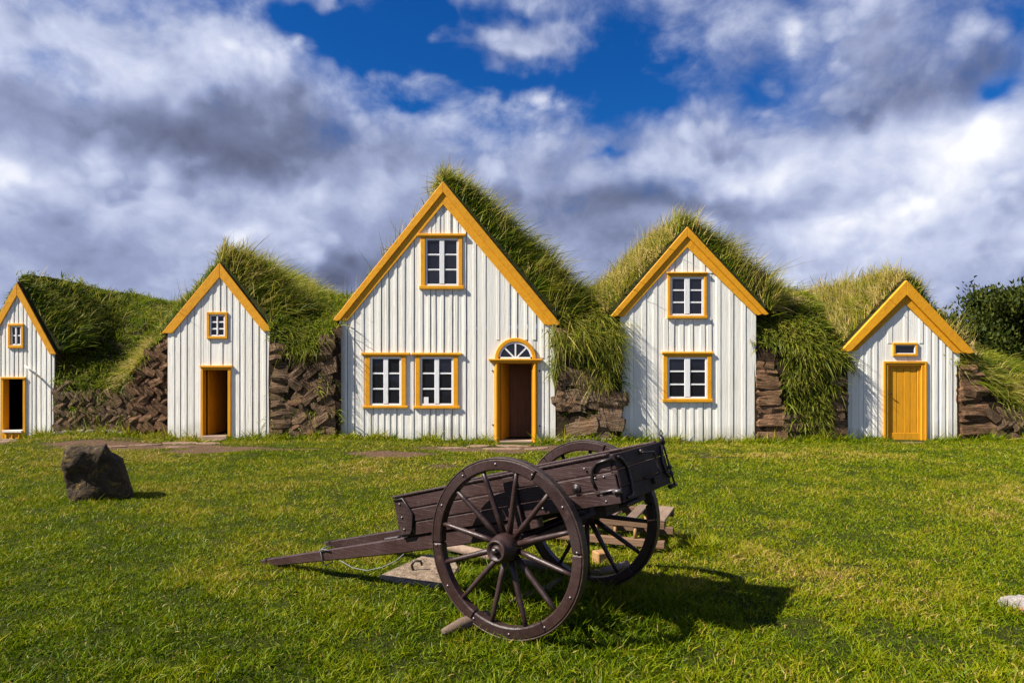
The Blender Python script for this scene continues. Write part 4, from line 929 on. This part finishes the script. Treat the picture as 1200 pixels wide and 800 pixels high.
# wheels
RW = 0.582; NS = 12
def ring_seg(r0, r1, y0, y1, a0, a1, n):
    m = MB()
    for i in range(n + 1):
        a = a0 + (a1 - a0) * i / n; c, s = math.cos(a), math.sin(a)
        m.v += [(r0 * c, y0, r0 * s), (r1 * c, y0, r1 * s), (r1 * c, y1, r1 * s), (r0 * c, y1, r0 * s)]
    for i in range(n):
        for q in range(4): m.f.append((i * 4 + q, i * 4 + (q + 1) % 4, i * 4 + 4 + (q + 1) % 4, i * 4 + 4 + q))
    if a1 - a0 < 6.28: m.f += [(0, 1, 2, 3), (n * 4 + 3, n * 4 + 2, n * 4 + 1, n * 4)]
    return m
for sgn in (-1, 1):
    rot0 = R(4) if sgn < 0 else R(14)
    hub = MB().lathe_y([(0, -.115), (0.018, -.117), (0.02, -.10), (0.05, -.10), (0.056, -.112), (0.068, -.112), (0.070, -.095), (0.076, -.07), (0.088, -.055), (0.094, -.02), (0.092, .03), (0.082, .07), (0.07, .10), (0.05, .11), (0, .11)], 28)
    if sgn > 0: hub.move(lambda p: Vector((p.x, -p.y, p.z)))
    w = hub.build('wheel', M['wheel'], cart, True); w.location = (0, sgn * 0.61, RW - 0.006); w.rotation_euler = (0, -rot0, 0)
    nut = MB().lathe_y([(0, -.135), (0.012, -.134), (0.022, -.128), (0.024, -.112)], 6)
    if sgn > 0: nut.move(lambda p: Vector((p.x, -p.y, p.z)))
    nut.build('hub_nut', M['iron'], w)
    for k in range(NS):
        a = 2 * math.pi * (k + 0.5) / NS; c, s = math.cos(a), math.sin(a); d = sgn * 0.03
        sp = MB().tube([(0.075 * c, -d, 0.075 * s), (0.2 * c, -d * .6, 0.2 * s), (0.42 * c, d * .1, 0.42 * s), (0.515 * c, d * .4, 0.515 * s)], [0.021, 0.020, 0.0165, 0.0145], 8)
        sp.build('spoke', M['wheel'], w, True)
    for k in range(6):
        ring_seg(0.500, 0.572, -0.034, 0.034, 2 * math.pi * k / 6 + 0.004, 2 * math.pi * (k + 1) / 6 - 0.004, 10).build('felloe', M['wheel'], w, bevel=0.008)
    ring_seg(0.5722, RW, -0.032, 0.032, 0, 2 * math.pi, 72).build('tyre', M['tyre'], w, bevel=0.003)
    bl = MB()
    for k in range(NS):
        a = 2 * math.pi * (k + 0.05) / NS; n0 = len(bl.v)
        bl.lathe_y([(0, -.006), (0.007, -.005), (0.009, 0)], 8)
        bl.v[n0:] = [(p[0] + 0.54 * math.cos(a), (p[1] if sgn < 0 else -p[1]) + sgn * 0.034, p[2] + 0.54 * math.sin(a)) for p in bl.v[n0:]]
    bl.build('rim_bolts', M['bare_iron'], w, True)
# cable wound on the near shaft and hanging below it
m = MB(); ys = -0.365
m.tube([(-2.00, ys - .042, -.11), (-2.01, ys - .042, 0.0), (-1.985, ys - .03, 0.016), (-1.96, ys + .03, 0.016), (-1.965, ys + .042, -.02), (-1.99, ys + .042, -.12), (-2.0, ys - .035, -.125)], 0.006, 6)
m.tube([(-2.01, ys - .046, 0.0), (-1.97, ys - .046, 0.006), (-1.90, ys - .046, -.012)], 0.006, 6)
m.tube([(-1.80, ys - .046, -.10), (-1.66, ys - .052, -.17), (-1.50, ys - .06, -.205), (-1.34, ys - .055, -.195), (-1.2, ys - .046, -.165), (-1.10, ys - .046, -.12)], 0.0045, 6)
m.move(tilt).build('cable', M['wire'], cart, True)

# ------------------------------------------------------------------ slatted rack behind the cart
RX, RY, RA = 1.415, 6.33, math.atan2(-0.36, 0.93)
rack = thing('slatted_rack', 'low weathered wooden rack with cross slats and round pegs, lying behind the cart', 'rack', (RX, RY, float(gz(RX, RY)) + 0.035), RA)
LN, WD = 1.3, 0.63
for y in (0.0, WD - 0.05):
    MB().box(-LN, 0.0 if y else 0.0, y, y + 0.05, 0.195, 0.265).build('rail', M['rack'], rack, bevel=0.005)
    MB().box(-LN, 0.0, y - 0.005, y + 0.055, 0.015, 0.085).build('rail', M['rack'], rack, bevel=0.005)
    for k in range(7):
        x = -0.09 - k * 0.19
        MB().tube([(x, y + 0.025, 0.08), (x + random.uniform(-.004, .004), y + 0.025, 0.2)], 0.016, 8).build('peg', M['peg'], rack, True)
for k, (x, w) in enumerate(((-0.145, 0.15), (-0.36, 0.10), (-0.57, 0.10), (-0.78, 0.10), (-1.0, 0.10), (-1.28, 0.12))):
    MB().box(x, x + w, -0.002, WD + 0.002, 0.268, 0.288).build('slat', M['rack_y'], rack, bevel=0.004)

# ------------------------------------------------------------------ stones, slab and timber on the grass
def rock(name, label, cat, material, loc, size, seed, amp=0.22, cuts=3, squash=None, rotz=0.0):
    bm = bmesh.new(); bmesh.ops.create_icosphere(bm, subdivisions=cuts, radius=1.0)
    for v in bm.verts:
        n = mnoise.fractal(v.co * 1.3 + Vector((seed * 7.1, 0, 0)), 1.0, 2.1, 4)
        q = max(abs(v.co.x), abs(v.co.y), abs(v.co.z)); v.co = v.co * (0.55 + 0.45 / max(q, .58)) * (1 + amp * n)
        if squash: v.co = squash(v.co)
        v.co = Vector((v.co.x * size[0], v.co.y * size[1], v.co.z * size[2]))
    me = bpy.data.meshes.new(name); bm.to_mesh(me); bm.free(); me.materials.append(material)
    o = bpy.data.objects.new(name, me); COL.objects.link(o); o.location = loc; o.rotation_euler = (0, 0, rotz)
    return tag(o, label, cat)
def boulder():
    s = 8.86 / F
    out = [(82, 590), (74, 560), (72, 543), (75, 526), (82, 521.5), (92, 523), (107, 524), (122, 521), (127.5, 531), (140, 542), (148, 560), (156, 583), (157, 592)]
    pts = [((px - 112) * s, (587 - py) * s) for px, py in out]
    dense = []
    for (a, b), (c, d) in zip(pts, pts[1:] + pts[:1]):
        for k in range(7): dense.append((a + (c - a) * k / 7, b + (d - b) * k / 7))
    cxm = sum(p[0] for p in dense) / len(dense); czm = 0.30
    V = []; n = len(dense)
    # rings from the front face through the rim to the back: (inset, depth, shift)
    rings = [(0.30, -0.20), (0.62, -0.205), (0.86, -0.19), (0.97, -0.13), (1.0, -0.03), (0.99, 0.10), (0.93, 0.22), (0.75, 0.30), (0.4, 0.33)]
    rings = [(a[0] + (b[0] - a[0]) * k / 3, a[1] + (b[1] - a[1]) * k / 3) for a, b in zip(rings, rings[1:]) for k in range(3)] + [rings[-1]]
    for f, dep in rings:
        for (x, z) in dense:
            xx = cxm + (x - cxm) * f; zz = czm + (z - czm) * f
            if x < cxm and dep < 0: dd = dep * (1 - 0.75 * max(0, (cxm - xx) / 0.45) ** 1.4)      # left flank turns away from the front
            else: dd = dep
            nn = mnoise.fractal(Vector((xx * 3.2, dep * 3, zz * 3.2)), 1.0, 2.2, 5)
            lean = -0.07 * zz                                                               # the front leans over a little
            n5 = mnoise.fractal(Vector((xx * 13, dep * 12, zz * 13)), 1.0, 2.1, 4)
            V.append((xx + nn * 0.020, dd + lean + nn * 0.050 + n5 * 0.014, zz + nn * 0.016 + n5 * 0.008))
    Fc = [(r * n + i, r * n + (i + 1) % n, (r + 1) * n + (i + 1) % n, (r + 1) * n + i) for r in range(len(rings) - 1) for i in range(n)]
    Fc += [tuple(range(n - 1, -1, -1)), tuple((len(rings) - 1) * n + i for i in range(n))]
    m = MB(); m.v = V; m.f = Fc
    o = m.build('boulder', M['boulder'], None, True); o.location = (px_x(112, 8.86), 8.90, 0.0); o.rotation_euler = (0, 0, R(27)); o.scale = (0.88, 1, 1)
    tag(o, 'big dark upright boulder standing on the lawn with a sunlit left edge', 'boulder')
boulder()
rock('lichen_stone', 'pale grey stone spotted with orange lichen lying on the lawn', 'stone', M['lichen_stone'], (3.63, 4.83, 0.03), (0.11, 0.12, 0.085), 3, 0.3, 3, None, 0.4)
rock('small_stone', 'small flat pale stone sunk in the grass left of the near wheel', 'stone', M['flag'], (px_x(478, 4.79), 4.79, 0.0), (0.045, 0.035, 0.022), 5)
slabp = [(-1.10, 5.62), (-1.02, 5.54), (-0.83, 5.45), (-0.59, 5.33), (-0.48, 5.55), (-0.45, 5.85), (-0.52, 6.15), (-0.66, 6.22), (-0.80, 6.25), (-0.92, 6.0)]
m = MB(); n = len(slabp); m.v = [(x, y, -0.03) for x, y in slabp] + [(x * 1.0, y, 0.026) for x, y in slabp]
m.f = [tuple(range(n, 2 * n)), tuple(range(n - 1, -1, -1))] + [(i, (i + 1) % n, n + (i + 1) % n, n + i) for i in range(n)]
slab = m.build('stone_slab', M['slab'], None, bevel=0.015, off=(-0.8, 5.75, 0)); slab.location = (-0.8, 5.75, 0.0)
tag(slab, 'flat weathered stone slab with an iron ring set in the grass under the shafts', 'slab')
MB().tube([(-0.03, 0.0, 0.02), (-0.045, 0.0, 0.07), (-0.02, 0.0, 0.105), (0.03, 0.01, 0.10), (0.04, 0.01, 0.065)], 0.011, 7).build('iron_ring', M['iron'], slab, True)
def pole(name, label, pts, r, mat_, n=8, flat=1.0):
    m = MB().tube(pts, r, n); c = Vector(pts[0])
    if flat != 1.0: m.move(lambda p: Vector((p.x, p.y, c.z + (p.z - c.z) * flat)))
    o = m.build(name, mat_, None, True, off=tuple(c)); o.location = c; return tag(o, label, 'timber')
def gp(px, py, z=0.03): d = (EYE - z) * F / (py - HZ); return (px_x(px, d), d, z)
pole('wooden_pole', 'long pale squared timber lying on the grass beneath the cart', [gp(522, 639, .05), gp(575, 651, .05), gp(640, 665, .04)], [0.04, 0.045, 0.04], M['log'])
pole('wooden_wedge', 'short tapered timber chock under the near wheel', [gp(519, 740, .03), gp(540, 731, .045), gp(572, 722, .05)], [0.022, 0.042, 0.045], M['log'])
pole('bent_stick', 'bent grey stick lying in the grass behind the near wheel', [gp(598, 706, .03), gp(618, 698, .035), (gp(640, 689, .04)), gp(662, 676, .03)], [0.02, 0.028, 0.028, 0.02], M['log'])
pole('wooden_stake', 'short pale timber lying under the far wheel', [gp(694, 672, .03), gp(715, 667, .04), gp(735, 660, .03)], [0.03, 0.035, 0.03], M['log'])
o = MB().box(-.06, .06, -.06, .06, -0.02, 0.09).build('wooden_block', M['peg'], None, bevel=0.01); o.location = gp(704, 657, 0.0); o.rotation_euler = (0, 0, 0.4); tag(o, 'small square wooden block on the grass in front of the slatted rack', 'block')

# flagstones before the doors
def path(spots, name_px):
    root = bpy.data.objects.new('path', None); COL.objects.link(root); root['kind'] = 'structure'; root.location = (*spots[0][:2], 0)
    for x, y, a, b, rz in spots:
        k = 9; m = MB(); ph = random.uniform(0, 6)
        ring = [(math.cos(2 * math.pi * i / k + ph) * a * random.uniform(.8, 1.1), math.sin(2 * math.pi * i / k + ph) * b * random.uniform(.8, 1.1)) for i in range(k)]
        m.v = [(p, q, -0.05) for p, q in ring] + [(p * .96, q * .96, 0.012 + random.uniform(-.006, .006)) for p, q in ring]
        m.f = [tuple(range(k, 2 * k)), tuple(range(k - 1, -1, -1))] + [(i, (i + 1) % k, k + (i + 1) % k, k + i) for i in range(k)]
        o = m.build('flagstone', M['flag'], root, bevel=0.008); o.location = (x - root.location.x, y - root.location.y, float(gz(x, y))); o.rotation_euler = (random.uniform(-.03, .03), random.uniform(-.03, .03), rz); o.scale = (random.uniform(.6, .9), random.uniform(.6, .95), 1)
FLAG = [[(-6.95, 15.85, .42, .22, 0), (-7.35, 15.2, .5, .25, .2), (-6.75, 15.15, .35, .24, 0), (-7.9, 14.75, .55, .24, .3), (-7.1, 14.55, .5, .2, .1), (-8.4, 14.35, .42, .16, .2)],
        [(0.05, 15.15, .5, .26, 0), (-0.75, 14.95, .45, .24, .1), (-0.2, 14.55, .55, .25, 0), (-1.25, 14.5, .5, .2, .1), (0.5, 14.6, .4, .25, .2)],
        [(-11.8, 15.9, .5, .25, 0), (-11.4, 15.35, .5, .24, .1), (-12.2, 15.2, .45, .25, 0), (-11.7, 14.8, .5, .18, .1)], [(9.05, 15.42, .36, .14, 0)]]
for f in FLAG: path(f, 0)
STONES = [s for f in FLAG for s in f]

# ------------------------------------------------------------------ lawn blades
def inpoly(x, y, poly):
    r = np.zeros(len(x), bool); n = len(poly)
    for i in range(n):
        (x1, y1), (x2, y2) = poly[i], poly[(i + 1) % n]
        with np.errstate(divide='ignore', invalid='ignore'):
            r ^= ((y1 > y) != (y2 > y)) & (x < (x2 - x1) * (y - y1) / (y2 - y1) + x1)
    return r
def lawn(n, ya, yb, seg, k):
    u = RNG.random(n); y = ya * (yb / ya) ** u                            
    y = ya + (yb - ya) * u
    half = 0.80 * y + 0.8; x = RNG.uniform(-1, 1, n) * half
    side = RNG.random(n) < 0.17; x = np.where(side, np.sign(x) * (half + 2.6 * RNG.random(n)), x)
    front = np.interp(x, [-30, px_x(64, 16.2), px_x(64, 16.06), px_x(197, 16.06), px_x(197, 16.0), px_x(317, 16.0), px_x(317, 15.6), px_x(397, 15.6), px_x(397, 15.75), px_x(651, 15.75), px_x(652, 15.7), px_x(726, 15.7), px_x(727, 15.85), px_x(886, 15.85), px_x(887, 15.8), px_x(992, 15.8), px_x(993, 16.0), px_x(1125, 16.0), px_x(1126, 15.9), 30],
                      [16.2, 16.2, 16.06, 16.06, 16.0, 16.0, 15.6, 15.6, 15.75, 15.75, 15.7, 15.7, 15.85, 15.85, 15.8, 15.8, 16.0, 16.0, 15.9, 15.9])
    s = soil(x, y) + 0.15 * (fbm(x * 9, y * 9, 77, 2) - 0.5)
    bad = (y > front - 0.02) | inpoly(x, y, slabp) | (RNG.random(n) < np.clip((s - 0.30) * 4.0, 0, 0.97))
    for a, b in ((px_x(-1, 16.2), px_x(31, 16.2)), (px_x(237, 16), px_x(270, 16)), (px_x(582, 15.75), px_x(627, 15.75)), (px_x(1037, 16), px_x(1083, 16))): bad |= (x > a) & (x < b) & (y > front - 0.4)
    for sx, sy, a, b, rz in STONES: bad |= (((x - sx) / (a * .92)) ** 2 + ((y - sy) / (b * .92)) ** 2 < 1)
    ok = ~bad; x, y, front = x[ok], y[ok], front[ok]; n = len(x)
    big = fbm(x * 0.45 + 3, y * 0.45, 21, 4); mid = fbm(x * 1.6, y * 1.6 + 9, 22, 3); fine = fbm(x * 6, y * 6, 23, 3)
    # longer, greener grass where the mower cannot go
    dx = (x - CX) * 0.843 - (y - CY) * 0.538; dy = (x - CX) * 0.538 + (y - CY) * 0.843
    tall = np.clip(1.25 - np.maximum(np.abs(dx) / 1.1, np.abs(dy) / 0.9), 0, 1) * 0.85
    tall = np.maximum(tall, np.clip(1.2 - np.hypot((x - 1.85) / 0.35, (y - 6.5) / 0.35), 0, 1))
    tall = np.maximum(tall, np.clip(1.15 - (front - y) / 0.5, 0, 1) * (0.7 + 1.6 * (fine > 0.5)))
    tall = np.maximum(tall, np.clip(1.15 - np.hypot((x + 5.4) / 0.65, (y - 8.9) / 0.4), 0, 1) * 0.7)
    tall = np.maximum(tall, np.clip(1.2 - np.hypot((x - 3.4) / 0.35, (y - 4.8) / 0.3), 0, 1) * 0.7)
    tall = np.maximum(tall, np.clip((4.6 - y) / 1.0, 0, 1) * 0.15)
    L = (0.022 + 0.045 * RNG.random(n) ** 1.5 + 0.03 * (mid - 0.4)) * (1 + 1.9 * tall) * (0.25 + 1.6 * fine) * 0.98
    W = RNG.uniform(0.005, 0.010, n) * k * (1 + 0.35 * tall)
    keep = RNG.random(n) < np.clip(0.25 + 1.6 * fine, 0, 1); x, y, front, big, mid, fine, tall, L, W = (q[keep] for q in (x, y, front, big, mid, fine, tall, L, W)); n = len(x)
    P = np.stack([x, y, gz(x, y) - 0.004], 1)
    az = RNG.uniform(0, 6.283, n); lean = RNG.uniform(0.1, 1.1, n)
    d0 = np.stack([np.cos(az) * lean + 0.04, np.sin(az) * lean, np.ones(n)], 1)
    B = np.stack([RNG.normal(.02, .35, n), RNG.normal(0, .35, n), -np.abs(RNG.normal(.30, .18, n))], 1)
    hue = 0.42 + 0.8 * (big - 0.5) + 0.5 * (mid - 0.5) + 0.5 * (fine - 0.5) + RNG.normal(scale=0.2, size=n) - 0.16 * np.minimum(tall, 1.0) + 0.10 * np.clip((y - 5) / 6, 0, 1)
    hue = np.where(RNG.random(n) < 0.03, 0.95, hue)
    return P, d0, L, W, B, hue, seg
for (n, ya, yb, seg, k) in ((325000, 2.5, 6.5, 2, 1.0), (310000, 6.5, 11.0, 1, 1.6), (290000, 11.0, 16.6, 1, 2.4)):
    P, d0, L, W, B, hue, seg = lawn(n, ya, yb, seg, k)
    blades('lawn_grass', P, d0, L, W, B, hue, seg, M['lawn'])
